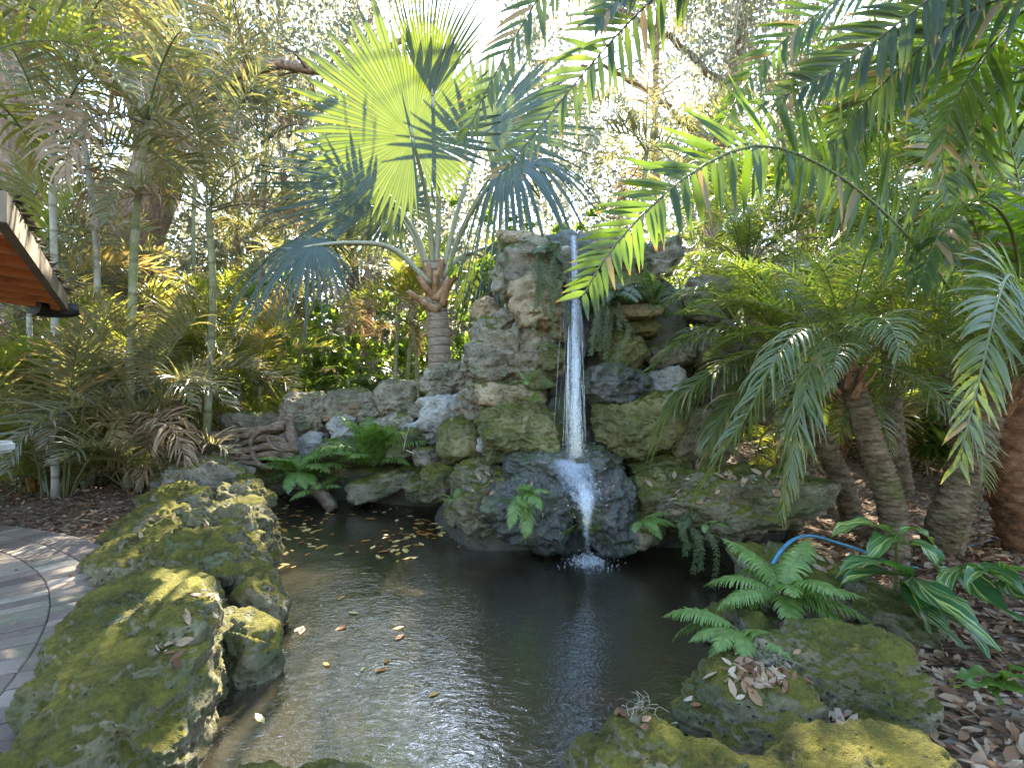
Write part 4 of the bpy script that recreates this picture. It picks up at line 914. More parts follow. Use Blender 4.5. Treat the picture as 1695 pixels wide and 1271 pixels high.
# ------------------------------------------------------------------ lady palms and shrubs of the understorey
def lady(px, Y, hgt, label, seed, n=26, wid=0.55):
    rg = random.Random(seed); b = G(px, Y); b.z = 0.2; t = thing('lady_palm', b, label, 'palm')
    mb = MB(); mc = MB()
    for i in range(7):
        a = rg.uniform(0, 6.28); r = rg.uniform(0.05, wid * 0.5); hh = hgt * rg.uniform(0.55, 1.0)
        q = [V3((math.cos(a) * r * 0.6, math.sin(a) * r * 0.6, -0.2)), V3((math.cos(a) * r, math.sin(a) * r, hh * 0.5)), V3((math.cos(a) * r * 1.3, math.sin(a) * r * 1.3, hh))]
        tube(mc, spline(q, 8), 0.012, 6)
        for j in range(n // 2):
            u = rg.uniform(0.25, 1.0); p = q[0].lerp(q[2], u); th = rg.uniform(0, 6.28); el = rg.uniform(0.1, 1.1)
            d = V3((math.cos(th) * math.cos(el), math.sin(th) * math.cos(el), math.sin(el))); pl = rg.uniform(0.15, 0.38)
            hub = p + d * pl; tube(mc, [p, p.lerp(hub, 0.5), hub], 0.004, 4, cap=False)
            ax = V3((d.x, d.y, d.z - 0.7)).normalized(); sd = ax.cross(Z).normalized(); nn = sd.cross(ax)
            ns = rg.randint(6, 9); tt = rg.random()
            for s in range(ns):
                ph = rad(-95 + 190 * s / (ns - 1)); dd = ax * math.cos(ph) + sd * math.sin(ph)
                blade(mb, hub, dd, nn, rg.uniform(0.2, 0.3), 0.042, (0.5, 1, 0.9, 0.25), 0.28, 0.0, 0, tt)
    link('cane', mc.mesh('cane', [M['cane']]), t); link('foliage', mb.mesh('foliage', [M['lady_leaf']]), t)
lady(575, 7.9, 1.15, 'dark lady palm behind the middle of the low wall, leftmost of its row', 111)
lady(612, 8.4, 1.5, 'tall dark lady palm in the shade between the leaning thin stems and yellow canes', 112)
lady(635, 7.5, 0.9, 'small lady palm just over the long coping rock', 113, n=20)
lady(705, 8.8, 1.4, 'sunlit lady palm behind the yellow canes', 114)
lady(775, 7.4, 1.2, 'light green lady palm between the silver palm trunk and the tower', 115)
lady(800, 8.6, 1.8, 'tall sunny lady palm behind the left edge of the tower', 116)
lady(520, 9.3, 1.4, 'lady palm far behind the big pitted block', 117)
lady(1560, 6.6, 0.9, 'dark green lady palm low behind the leaning pygmy trunks at the right', 118)
lady(690, 7.2, 0.6, 'young lady palm with pale leaves at the foot of the silver palm', 119, n=16)

def shrub(px, Y, z, w, h, label, seed, n=60, size=0.09):
    rs = np.random.RandomState(seed); b = G(px, Y); t = thing('shrub', b, label, 'shrub')
    C = rs.normal(size=(n, 3)) * np.array((w, w * 0.6, h)) * 0.42 + np.array((0, 0, z)); C[:, 2] = np.abs(C[:, 2])
    V, Fq, ti, uv = leafcloud(rs, C, 26, 0.16, size)
    link('foliage', arr_mesh('foliage', V, Fq, M['bush_leaf'], ti, uv), t)
    mc = MB()
    for i in range(0, n, 3):
        q = V3(C[i]); tube(mc, spline([V3((rs.uniform(-0.1, 0.1), 0, -0.05)), q * 0.5 + V3((0, 0, 0.1)), q], 6), [0.014, 0.012, 0.010, 0.008, 0.006, 0.004], 5)
    link('branch', mc.mesh('branch', [M['bark_oak']]), t)
shrub(560, 9.6, 1.3, 2.0, 2.0, 'bright leafy shrub in the gap left of the silver palm', 121, n=130)
shrub(300, 10.5, 1.5, 2.4, 2.2, 'leafy shrub behind the slender areca palm', 122, n=130)
shrub(430, 11.5, 1.6, 2.8, 2.4, 'wide pale shrub in the far opening between areca and silver palm', 123, n=170)
shrub(760, 10.2, 1.9, 2.4, 2.4, 'yellow green shrub behind the silver palm trunk', 124, n=150)
shrub(870, 5.6, 2.55, 0.7, 0.35, 'sprawling yellow leafed shrub on top of the rockwork left of the spout', 125, n=26, size=0.06)
shrub(1120, 10.5, 2.2, 3.4, 2.6, 'shrub far behind the right half of the rockwork', 126, n=200)
shrub(1480, 9.5, 1.0, 2.6, 1.5, 'leafy shrub far behind the pygmy palms', 127, n=90)
shrub(60, 8.6, 0.9, 2.2, 1.4, 'dark shrub at the left behind the pavilion', 128, n=90)

# ------------------------------------------------------------------ oaks
SUN_GAPS = [((-1.2, 5.55, 4.05), 1.05), ((-4.4, 5.4, 0.9), 0.9), ((-5.4, 7.0, 2.6), 0.9), ((-3.9, 6.4, 2.8), 0.6), ((3.0, 4.2, 1.5), 0.9), ((1.7, 3.9, 1.8), 0.7), ((2.4, 3.5, 1.4), 0.6), ((3.4, 4.6, 2.9), 0.8), ((-1.6, 5.7, 0.5), 0.45), ((0.9, 2.75, 2.35), 0.75), ((-1.7, 2.5, 0.4), 0.75), ((-0.7, 4.2, -0.1), 0.5), ((2.1, 2.6, 0.0), 0.6), ((-2.7, 3.4, 0.0), 0.45), ((2.6, 4.6, 0.0), 0.6), ((-2.6, 4.3, 0.3), 0.5), ((1.3, 2.1, 0.3), 0.4)]  # holes cut through the crowns so sun falls on chosen spots
def sungap(C, gaps=None):
    C = np.asarray(C, float); keep = np.ones(len(C), bool); d = np.array(sdir)
    for (p, r) in (gaps or SUN_GAPS):
        q = C - np.array(p); q = q - (q @ d)[:, None] * d; keep &= (np.linalg.norm(q, axis=1) > r)
    return C[keep]
def oak(label, base, trunkpts, rr, limbs, seed, crown_pts, per=64, moss_n=60, crad=0.85, leaf=0.070):
    rs = np.random.RandomState(seed); t = thing('live_oak', base, label, 'tree')
    mb = MB(); pts = spline(trunkpts, 40)
    tube(mb, pts, [rr[0] + (rr[1] - rr[0]) * (i / 39) for i in range(40)], 16, 0, rfun=lambda i, k, th: 1 + 0.10 * math.sin(th * 3 + i * 0.25) + 0.05 * math.sin(th * 7 - i * 0.6) + 0.04 * math.sin(i * 1.9 + k * 4.4))
    link('trunk', mb.mesh('trunk', [M['bark_oak']]), t, world=True)
    for (lp, r0, r1) in limbs:
        mb = MB(); q = spline(lp, 22)
        for i in range(1, 22): q[i] = q[i] + V3(rs.normal(size=3) * 0.04)
        tube(mb, q, [r0 + (r1 - r0) * i / 21 for i in range(22)], 10, 0, rfun=lambda i, k, th: 1 + 0.07 * math.sin(th * 3 + i))
        for j in range(9):                                 # twigs
            k = rs.randint(6, 21); d = V3(rs.normal(size=3)); d.z = d.z * 0.6 + 0.3; d.normalize(); L = rs.uniform(0.6, 1.6)
            tube(mb, spline([q[k], q[k] + d * L * 0.5 + V3((0, 0, 0.08)), q[k] + d * L], 7), [0.03, 0.026, 0.022, 0.018, 0.014, 0.01, 0.006], 5)
        link('limb', mb.mesh('limb', [M['bark_oak']]), t, world=True)
    C = sungap(crown_pts)
    V, Fq, ti, uv = leafcloud(rs, C, per, crad, leaf, gaps=True)
    link('crown', arr_mesh('crown', V, Fq, M['oak_leaf'], ti, uv), t, world=True)
    if moss_n:
        mb = MB()
        for i in range(moss_n):
            c = C[rs.randint(len(C))] + rs.normal(size=3) * 0.4; L = rs.uniform(0.5, 1.6)
            for j in range(9):
                p = V3(c + rs.normal(size=3) * np.array((0.07, 0.07, 0.12))); d = V3((rs.normal() * 0.12, rs.normal() * 0.12, -1))
                blade(mb, p, d, V3((rs.normal(), rs.normal(), 0.1)), L * rs.uniform(0.5, 1.0), 0.022, (0.6, 1, 0.7, 0.9, 0.2), 0.1, 0.0, 0, rs.random(), twist=rs.normal() * 1.2)
        link('spanish_moss', mb.mesh('spanish_moss', [M['moss_hang']], smooth=False), t, world=True)['kind'] = 'stuff'
def cloudpts(rs, boxes):
    out = []
    for (px0, px1, py0, py1, y0, y1, n) in boxes:
        for i in range(n):
            out.append(tuple(at(rs.uniform(px0, px1), rs.uniform(py0, py1), rs.uniform(y0, y1))))
    return out
rs = np.random.RandomState(9)
def highpts(x0, x1, n):                                  # unseen crown clumps added overhead to keep sky out of the pond's reflection
    return [(rs.uniform(x0, x1), rs.uniform(4.5, 12.0), rs.uniform(8.8, 11.8)) for _ in range(n)]
def shadepts(n):                                         # clumps added sunward to shade the silver palm, with a hole left for sun
    out = []
    while len(out) < n:
        p = (rs.uniform(-2.6, 1.2), rs.uniform(8.6, 9.6), rs.uniform(5.2, 9.4))
        k = p[1] - 5.55; dx = p[0] - (-1.16 + k * 0.035); dz = p[2] - (3.95 + k * math.tan(SUN_EL))
        if dx * dx + dz * dz > 0.9 ** 2: out.append(p)
    return out
b = G(190, 9.5)
oak('massive leaning live oak with dark furrowed trunk behind the tallest areca palm', b, [b - V3((0, 0, 0.2)), at(205, 470, 9.5), at(250, 320, 9.4), at(262, 240, 9.4), at(236, 130, 9.3), at(218, 0, 9.3), at(205, -150, 9.4)], (0.44, 0.36),
    [([at(245, 215, 9.45), at(300, 115, 9.2), at(350, 138, 9.0), at(450, 105, 8.9), at(560, 120, 8.9), at(680, 60, 9.0)], 0.13, 0.05),
     ([at(240, 170, 9.5), at(175, 130, 9.6), at(150, 90, 9.8), at(110, -40, 10)], 0.16, 0.06), ([at(225, 90, 9.5), at(330, -40, 9.8), at(480, -60, 10.0)], 0.12, 0.04)],
    201, cloudpts(rs, [(0, 640, -160, 120, 10.2, 12.5, 130), (300, 660, 100, 300, 9.5, 12, 90), (-200, 120, -150, 260, 9, 12, 45)]) + highpts(-9, 0.5, 70) + shadepts(46), moss_n=240)
b = G(18, 8.6)
oak('live oak trunk at the left edge above the pavilion roof', b, [b - V3((0, 0, 0.2)), at(22, 420, 8.6), at(28, 270, 8.6), at(10, 100, 8.6), at(-30, -160, 8.7)], (0.34, 0.24),
    [([at(15, 120, 8.6), at(80, -20, 8.8), at(160, -120, 9.0)], 0.13, 0.05)], 202, cloudpts(rs, [(-250, 260, -220, 40, 8.0, 10, 70)]), moss_n=40)
b = G(1175, 13.5)
oak('live oak with pale mossy crown far behind the right part of the rockwork', b, [b - V3((0, 0, 0.2)), at(1180, 400, 13.5), at(1195, 230, 13.4), at(1225, 60, 13.4), at(1240, -150, 13.6)], (0.24, 0.17),
    [([at(1190, 260, 13.4), at(1120, 190, 13), at(1040, 130, 12.6), at(960, 110, 12.4)], 0.10, 0.04), ([at(1205, 150, 13.4), at(1100, 60, 13.2), at(960, -10, 13), at(800, -20, 12.8)], 0.1, 0.04)],
    203, cloudpts(rs, [(860, 1400, -160, 160, 11, 15, 220), (880, 1330, 140, 360, 12, 15, 110), (740, 900, -40, 200, 10, 13, 20), (700, 1050, -160, 60, 11, 14, 70), (1050, 1300, -80, 150, 11, 14, 60), (760, 1250, -60, 330, 14, 17, 130)]) + highpts(-0.5, 8, 75), moss_n=240, leaf=0.075, per=58)
b = G(1330, 14.5)
oak('live oak behind the right hand date palms', b, [b - V3((0, 0, 0.2)), at(1335, 400, 14.5), at(1300, 200, 14.5), at(1320, -100, 14.5)], (0.3, 0.2),
    [([at(1310, 230, 14.5), at(1420, 120, 14), at(1560, 40, 13.6)], 0.13, 0.05), ([at(1305, 180, 14.5), at(1230, 60, 14.5), at(1180, -80, 14.5)], 0.12, 0.04)],
    204, cloudpts(rs, [(1250, 1800, -200, 180, 12, 16, 130), (1300, 1750, 150, 420, 13, 16, 80)]), moss_n=80, leaf=0.085)
b = G(585, 16)
oak('slender live oak far behind between areca and silver palm', b, [b - V3((0, 0, 0.2)), at(585, 480, 16), at(575, 300, 16), at(590, 100, 16), at(580, -150, 16)], (0.22, 0.14),
    [([at(578, 320, 16), at(500, 240, 15.5), at(400, 200, 15)], 0.1, 0.04), ([at(585, 200, 16), at(680, 120, 16), at(760, 90, 16)], 0.1, 0.04)],
    205, cloudpts(rs, [(330, 800, 60, 440, 13, 17, 190), (0, 400, 220, 480, 13, 17, 70)]), moss_n=80, leaf=0.09)
for (px, Y, r, lab) in [(432, 12.5, 0.09, 'thin grey tree trunk far back left of the slender areca clump'), (468, 14.0, 0.11, 'thin pale tree trunk in the far opening under the drooping silver fan'), (388, 13.2, 0.08, 'thin dark tree trunk far back right of the slender areca palm'),
                        (610, 12.5, 0.10, 'straight thin trunk far behind the lady palms'), (1090, 12.0, 0.10, 'straight thin trunk far behind the right rockwork')]:
    b = G(px, Y); t = thing('tree', b, lab, 'tree'); mb = MB(); rgx = random.Random(px)
    q = spline([b - V3((0, 0, 0.1)), at(px + rgx.uniform(-8, 8), 400, Y), at(px + rgx.uniform(-25, 25), 150, Y), at(px + rgx.uniform(-30, 30), -150, Y)], 24)
    tube(mb, q, [r * (1 - 0.4 * i / 23) for i in range(24)], 9, 0, rfun=lambda i, k, th: 1 + 0.06 * math.sin(th * 3 + i))
    link('trunk', mb.mesh('trunk', [M['bark_oak']]), t, world=True)
    C = sungap([tuple(q[rgx.randint(14, 23)] + V3((rgx.gauss(0, 0.8), rgx.gauss(0, 0.8), rgx.gauss(0, 0.6)))) for _ in range(26)])
    V, Fq, ti, uv = leafcloud(np.random.RandomState(px), [tuple(c) for c in C], 26, 0.7, 0.08)
    link('crown', arr_mesh('crown', V, Fq, M['oak_leaf'], ti, uv), t, world=True)

# far-off wood that closes the view: one mass
rs = np.random.RandomState(77)
th = np.r_[rs.uniform(rad(35), rad(145), 3600), rs.uniform(rad(145), rad(395), 1500)]; rr_ = np.r_[rs.uniform(16.5, 27, 3600), rs.uniform(11, 19, 1500)]  # second ring, unseen behind the camera, added to block frontal ambient light
C = np.c_[np.cos(th) * rr_, np.sin(th) * rr_, np.abs(rs.normal(0, 1, 5100)) * 4.6]
V, Fq, ti, uv = leafcloud(rs, C, 34, 1.7, 0.16, flat=0.9, gaps=True)
tag(link('far_woods', arr_mesh('far_woods', V, Fq, M['oak_leaf'], ti, uv)), kind='stuff')
C = np.c_[rs.uniform(-14, 14, 1300), rs.uniform(8.8, 16, 1300), np.abs(rs.normal(0, 0.85, 1300)) + 0.1]
V, Fq, ti, uv = leafcloud(rs, C, 26, 0.6, 0.085, flat=0.8)
tag(link('undergrowth', arr_mesh('undergrowth', V, Fq, M['bush_leaf'], ti, uv)), kind='stuff')

# ================================================================== FERNS, GINGER, HANGING STRANDS
def fern(p, label, seed, n=12, L=0.42, az=None, el=(15, 75), W=0.05, mat='fern_leaf', pin=22, name='fern', droop=0.25):
    rg = random.Random(seed); t = thing(name, p, label, 'fern')
    for i in range(n):
        mb = MB(); e0 = rg.uniform(*el); Lf = L * rg.uniform(0.7, 1.15)
        frond(mb, arch(Lf, e0, e0 - rg.uniform(50, 85), side=rg.uniform(-0.3, 0.3)), int(pin * 1.25), Lf * 0.22, Lf * 0.050, ang=(86, 50), lift=4, droop=droop, fold=0.12, prof=P_TOOTH, petiole=0.14,
              r=(0.004, 0.001), lprof=lp_fern, jit=0.03, rng=rg, NS=16, sides=4)
        o = link('frond', mb.mesh('frond', [M[mat], M['rachis']]), t)
        o.rotation_euler = (0, 0, (i * 2.39996 + rg.uniform(-0.3, 0.3)) if az is None else rg.uniform(*az))
    return t
fern(at(618, 772, 5.65), 'large bright fern clump growing at the low wall behind the pond', 301, n=34, L=0.72, el=(30, 86))
fern(at(495, 782, 5.75), 'spreading fern on the mossy rock beside the driftwood root', 302, n=24, L=0.55, el=(5, 60))
fern(at(552, 760, 6.0), 'small fern between the two larger shore ferns', 303, n=8, L=0.42)
fern(at(525, 812, 5.55), 'small yellow green fern on the stump standing in the water', 304, n=8, L=0.34, el=(-10, 50))
fern(at(862, 820, 3.72), 'narrow fern hanging down the dark rock left of the cascade', 305, n=7, L=0.34, el=(-20, 60), az=(-2.6, -0.5))
fern(at(752, 832, 4.35), 'tiny fern beside the trickle rock', 306, n=5, L=0.2)
fern(at(1062, 862, 3.72), 'small fern on the round mossy rock right of the cascade', 307, n=6, L=0.26, el=(-10, 50), az=(-2.2, 0.2))
fern(at(1170, 868, 3.4), 'tiny blue green fern under the overhang of the huge flat boulder', 308, n=4, L=0.14, az=(-2.5, -0.6))
fern(at(1292, 985, 2.5), 'big fern leaning over the water at the right rim', 309, n=20, L=0.38, el=(5, 70), pin=24)
fern(at(1225, 1045, 2.3), 'feathery fern drooping to the water at the right rim below the big one', 310, n=12, L=0.34, el=(0, 40), pin=28, az=(2.2, 5.0))
fern(at(938, 885, 3.8), 'tiny bright sprout left of the water jet', 311, n=4, L=0.12, az=(-2.8, 0))
fern(at(985, 880, 3.78), 'tiny bright sprout right of the water jet', 312, n=4, L=0.13, az=(-2.8, 0))
for k, (px, py, Y, lab) in enumerate([(880, 668, 4.0, 'thread of bright fern growing under the long flat rock'), (905, 575, 4.05, 'tiny fern beside the fall halfway up'), (790, 720, 4.7, 'tiny fern in the joint beside the rounded olive boulder'), (870, 632, 4.05, 'tiny fern on top of the long sloping rock')]):
    fern(at(px, py, Y), lab, 320 + k, n=5, L=0.14)
def strands(p0, p1, label, seed, n, L, mat='fern_dark'):
    rg = random.Random(seed); c = (p0 + p1) / 2; t = thing('hanging_fern', c, label, 'fern')
    for i in range(n):
        mb = MB(); s = p0.lerp(p1, rg.random()) + V3((0, rg.uniform(-0.05, 0.05), rg.uniform(-0.05, 0.05))) - c; Ln = L * rg.uniform(0.45, 1.15)
        out = rg.uniform(0.03, 0.12)
        path = [s, s + V3((rg.gauss(0, 0.03), -out, 0.02)), s + V3((rg.gauss(0, 0.05), -out * 1.4, -Ln * 0.4)), s + V3((rg.gauss(0, 0.05), -out * 1.4, -Ln))]
        frond(mb, path, int(18 + Ln * 40), 0.028, 0.011, ang=(75, 60), lift=5, droop=0.2, fold=0.0, prof=(0.8, 1, 0.4), petiole=0.05, r=(0.003, 0.001), lprof=lambda t: 1.0, jit=0.12, rng=rg, NS=18, sides=4, up=CAMUP)
        link('frond', mb.mesh('frond', [M[mat], M['rachis']]), t)
strands(at(885, 435, 4.1), at(935, 405, 4.2), 'hanging fern strands trailing left of the falling water', 331, 9, 0.58)
strands(at(975, 500, 4.15), at(1030, 505, 4.15), 'thin dangling fern strands right of the fall under the ledge', 332, 8, 0.42)
fern(at(1015, 485, 4.2), 'grey green fern tuft sprawling on the ledge right of the fall', 333, n=16, L=0.42, mat='fern_dark', el=(-10, 60))
fern(at(1085, 500, 4.3), 'dry greyish fern at the right end of the ledge', 334, n=10, L=0.35, mat='fern_dark', el=(-10, 60))
fern(at(905, 420, 4.25), 'dark fern tuft beside the spout', 335, n=12, L=0.35, mat='fern_dark', el=(-30, 60))
strands(at(1125, 870, 3.55), at(1165, 880, 3.5), 'fern strands trailing from the huge flat boulder to the water', 336, 5, 0.32)

def ginger_mat():
    t = NT('variegated_leaf'); sx = t.n('SeparateXYZ', ins={'Vector': t.uv()}); ti = t.tint()
    u = t.math('ABSOLUTE', t.math('SUBTRACT', sx.outputs[0], 0.5))
    w = t.n('Combine' + 'XYZ', ins={'X': t.math('SUBTRACT', t.math('MULTIPLY', sx.outputs[1], 5.0), t.math('MULTIPLY', u, 6.5)), 'Y': t.math('MULTIPLY', ti, 30.0), 'Z': t.math('MULTIPLY', t.math('SIGN', t.math('SUBTRACT', sx.outputs[0], 0.5)), 4.0)})
    n = t.noise(w, 2.4, 4, 0.7)
    m = t.smooth(n, 0.54, 0.60); mid = t.smooth(u, 0.035, 0.015)
    m = t.math('MAXIMUM', m, mid)
    c = t.mix(m, t.mix(ti, (0.02, 0.085, 0.03), (0.06, 0.13, 0.035)), (0.40, 0.44, 0.12)); c2 = t.mix(m, (0.10, 0.32, 0.03), (0.55, 0.58, 0.10))
    p = t.prin(Base_Color=c, Roughness=0.28, Specular_IOR_Level=0.6, Normal=t.bump(n, 0.15, 0.003))
    return t.done(t.n('MixShader', ins={0: 0.3, 1: p, 2: t.n('BsdfTranslucent', ins={'Color': c2})}))
M['ginger'] = ginger_mat()
P_BROAD = (0.10, 0.5, 0.82, 0.97, 1.0, 0.96, 0.86, 0.7, 0.48, 0.24, 0.02)
def broad(mb, pth, W, tint, up=Z, fold=0.25):
    pts = spline(pth, 11); V = []; U = []; Fc = []
    for k, p in enumerate(pts):
        d = (pts[min(k + 1, 10)] - pts[max(k - 1, 0)]).normalized(); s = d.cross(up)
        s = s.normalized() if s.length > 1e-4 else V3((1, 0, 0)); n = s.cross(d); ww = W * P_BROAD[k] / 2
        for q in (-1, -0.5, 0, 0.5, 1):
            V.append(p + s * ww * q + n * (abs(q) ** 1.3 * fold * ww + 0.012 * math.sin(k * 1.7 + q * 2) * abs(q))); U.append(((q + 1) / 2, k / 10))
    for k in range(10):
        for q in range(4): Fc.append((k * 5 + q, k * 5 + q + 1, (k + 1) * 5 + q + 1, (k + 1) * 5 + q))
    mb.add(V, Fc, 0, U, tint)
gb = on_ground(1500, 1005)
gin = thing('shell_ginger', gb, 'variegated shell ginger with big yellow striped leaves on the mulch at the right', 'plant'); rg = random.Random(8)
for (x0, y0, Y0, x1, y1, Y1) in [(1478, 1010, 2.86, 1483, 885, 2.72), (1500, 1020, 2.8, 1508, 950, 2.62), (1560, 1000, 2.85, 1590, 935, 2.6), (1640, 1000, 2.8, 1662, 950, 2.55)]:
    mb = MB(); tube(mb, spline([at(x0, y0, Y0), at((x0 + x1) / 2 + 4, (y0 + y1) / 2, (Y0 + Y1) / 2), at(x1, y1, Y1)], 9), [0.012 - 0.0007 * i for i in range(9)], 8, 0); link('stem', mb.mesh('stem', [M['rachis']]), gin, world=True)
for (pth, W, tn) in [([(1508, 952, 2.62), (1460, 932, 2.5), (1410, 935, 2.4), (1382, 958, 2.36)], 0.125, .1), ([(1508, 955, 2.62), (1450, 950, 2.55), (1400, 962, 2.5), (1385, 980, 2.5)], 0.10, .3),
                     ([(1512, 955, 2.6), (1540, 985, 2.4), (1600, 1030, 2.2), (1655, 1078, 2.1)], 0.15, .2), ([(1505, 960, 2.6), (1525, 1010, 2.5), (1570, 1050, 2.4), (1598, 1075, 2.36)], 0.12, .15),
                     ([(1500, 960, 2.6), (1515, 990, 2.45), (1530, 1025, 2.4), (1540, 1050, 2.38)], 0.085, .05), ([(1530, 985, 2.5), (1580, 1020, 2.3), (1620, 1060, 2.2), (1637, 1090, 2.16)], 0.09, .1),
                     ([(1483, 886, 2.72), (1440, 868, 2.7), (1400, 875, 2.66), (1372, 893, 2.6)], 0.09, .9), ([(1483, 888, 2.72), (1465, 895, 2.6), (1445, 920, 2.55), (1432, 932, 2.52)], 0.10, .95),
                     ([(1483, 886, 2.72), (1510, 875, 2.7), (1535, 888, 2.66), (1552, 912, 2.64)], 0.05, .9), ([(1490, 900, 2.7), (1530, 905, 2.6), (1548, 930, 2.55), (1556, 965, 2.54)], 0.085, .7),
                     ([(1592, 938, 2.6), (1640, 945, 2.45), (1685, 975, 2.35), (1720, 1010, 2.3)], 0.11, .5), ([(1592, 938, 2.6), (1620, 980, 2.45), (1660, 1010, 2.35), (1700, 1030, 2.3)], 0.12, .35),
                     ([(1592, 938, 2.6), (1570, 955, 2.5), (1560, 990, 2.45), (1563, 1010, 2.45)], 0.07, .6), ([(1662, 952, 2.55), (1620, 945, 2.4), (1600, 965, 2.35), (1605, 985, 2.33)], 0.07, .8),
                     ([(1662, 952, 2.55), (1690, 940, 2.4), (1720, 950, 2.3), (1740, 980, 2.3)], 0.10, .6), ([(1662, 955, 2.55), (1680, 985, 2.4), (1720, 1000, 2.3), (1750, 1010, 2.3)], 0.11, .2)]:
    mb = MB(); broad(mb, [at(*q) for q in pth], W * 1.25, tn, fold=0.3 + 0.1 * rg.random()); link('leaf', mb.mesh('leaf', [M['ginger']]), gin, world=True)
M['broad_green'] = leaf_mat('broad_green_leaf', (0.06, 0.14, 0.025), (0.10, 0.19, 0.04), (0.25, 0.42, 0.04), (0.3, 0.45, 0.05), 0.35, 0.35)
pb = on_ground(1640, 1150)
lp = thing('leafy_plant', pb, 'low plant with broad plain green leaves at the right edge on the mulch', 'plant')
mb = MB(); tube(mb, spline([pb - V3((0, 0, 0.03)), at(1650, 1130, 2.0), at(1660, 1118, 1.95)], 6), 0.006, 6); link('stem', mb.mesh('stem', [M['rachis']]), lp, world=True)
for (pth, W) in [([(1660, 1120, 1.95), (1630, 1112, 1.9), (1600, 1116, 1.85), (1572, 1128, 1.82)], 0.06), ([(1660, 1122, 1.95), (1640, 1132, 1.85), (1600, 1132, 1.8), (1578, 1138, 1.78)], 0.05),
                 ([(1660, 1120, 1.95), (1690, 1118, 1.85), (1720, 1130, 1.8), (1745, 1150, 1.8)], 0.07), ([(1655, 1122, 1.95), (1680, 1140, 1.85), (1710, 1150, 1.8), (1740, 1160, 1.78)], 0.07),
                 ([(1650, 1128, 1.95), (1645, 1145, 1.88), (1655, 1158, 1.85), (1660, 1168, 1.85)], 0.04), ([(1665, 1118, 1.97), (1680, 1105, 1.95), (1700, 1108, 1.9), (1730, 1118, 1.9)], 0.05)]:
    mb = MB(); broad(mb, [at(*q) for q in pth], W, rg.random(), fold=0.2); link('leaf', mb.mesh('leaf', [M['broad_green']]), lp, world=True)

# ================================================================== DRIFTWOOD, STUMP, HOSE, BUILDINGS, FISH
dw = MB(); rg = random.Random(21)
for (pth, r0, r1) in [([(300, 752, 6.2), (345, 722, 6.1), (400, 722, 6.0), (445, 712, 6.0), (478, 695, 6.1)], 0.05, 0.07), ([(478, 690, 6.15), (480, 712, 6.05), (487, 738, 5.95), (490, 750, 5.9)], 0.09, 0.06),
                      ([(330, 755, 5.9), (350, 730, 5.9), (385, 715, 5.95), (430, 712, 6.0)], 0.035, 0.05), ([(470, 706, 6.0), (430, 712, 5.9), (415, 732, 5.85), (420, 755, 5.8), (432, 772, 5.8)], 0.05, 0.03),
                      ([(490, 742, 5.9), (450, 738, 5.85), (410, 745, 5.85), (370, 748, 5.9)], 0.06, 0.05), ([(488, 752, 5.9), (450, 752, 5.85), (400, 758, 5.85), (350, 752, 5.9)], 0.06, 0.04),
                      ([(480, 735, 6.0), (440, 725, 5.95), (400, 735, 5.95), (360, 740, 6.0)], 0.06, 0.04), ([(370, 772, 5.8), (410, 766, 5.75), (450, 775, 5.7)], 0.045, 0.03),
                      ([(395, 725, 5.9), (385, 742, 5.85), (395, 755, 5.8)], 0.02, 0.015), ([(440, 722, 5.9), (452, 740, 5.8), (470, 748, 5.8)], 0.025, 0.015), ([(350, 735, 6), (320, 745, 6), (290, 742, 6.1)], 0.03, 0.015)]:
    q = spline([at(*p) for p in pth], 24)
    tube(dw, q, [0.78 * (r0 + (r1 - r0) * i / 23) for i in range(24)], 10, 0, rfun=lambda i, k, th: 1 + 0.18 * math.sin(th * 2 + i * 0.35) + 0.10 * math.sin(th * 5 + i * 0.8))
tag(link('driftwood_root', dw.mesh('driftwood_root', [M['driftwood']])), 'tangled grey brown driftwood root lying against the left end of the low wall', 'driftwood')
sm = MB(); q = spline([at(500, 800, 5.7), at(525, 812, 5.55), at(552, 842, 5.4)], 16)
tube(sm, q, [0.09 - 0.002 * i for i in range(16)], 14, 0, rfun=lambda i, k, th: 1 + 0.15 * math.sin(th * 3 + i * 0.5) + 0.08 * math.sin(th * 7 + i))
tag(link('stump', sm.mesh('stump', [M['driftwood']])), 'slanting weathered log end dipping into the back of the pond', 'log')
tw = MB()
for pth in ([(668, 745, 5.4), (672, 725, 5.38), (678, 705, 5.36)], [(672, 728, 5.38), (664, 718, 5.36)], [(672, 745, 5.4), (690, 752, 5.35)]):
    tube(tw, spline([at(*p) for p in pth], 6), 0.006, 5)
tag(link('twig', tw.mesh('twig', [M['cane_grey']])), 'pale forked dry twig standing in front of the green square rock', 'twig')

M['hose'] = simple('hose_blue', (0.03, 0.17, 0.27), 0.35, 0.5, 0.2, 20, 0.1)
M['hose_dark'] = simple('hose_dark', (0.02, 0.055, 0.075), 0.4, 0.5, 0.2, 20, 0.1)
hz = MB()
hp = [at(1262, 985, 2.75), at(1272, 950, 2.75), at(1290, 915, 2.8), at(1315, 892, 2.95), at(1345, 887, 3.1), at(1385, 898, 3.25), at(1420, 909, 3.35), on_ground(1450, 922, 0.02), on_ground(1480, 935, 0.02), on_ground(1520, 940, 0.02)]
q = spline(hp, 70); tube(hz, q, 0.010, 10, 0)
tag(link('garden_hose', hz.mesh('garden_hose', [M['hose']])), 'light blue garden hose looping over the mossy rock into the pond', 'hose')
hz = MB(); q = spline([on_ground(1570, 912, 0.02), on_ground(1605, 905, 0.02), on_ground(1645, 893, 0.02), on_ground(1690, 888, 0.02), on_ground(1760, 890, 0.02)], 40); tube(hz, q, 0.013, 10, 0)
tag(link('garden_hose', hz.mesh('garden_hose', [M['hose_dark']])), 'dark blue grey hose lying on the mulch near the right edge', 'hose')

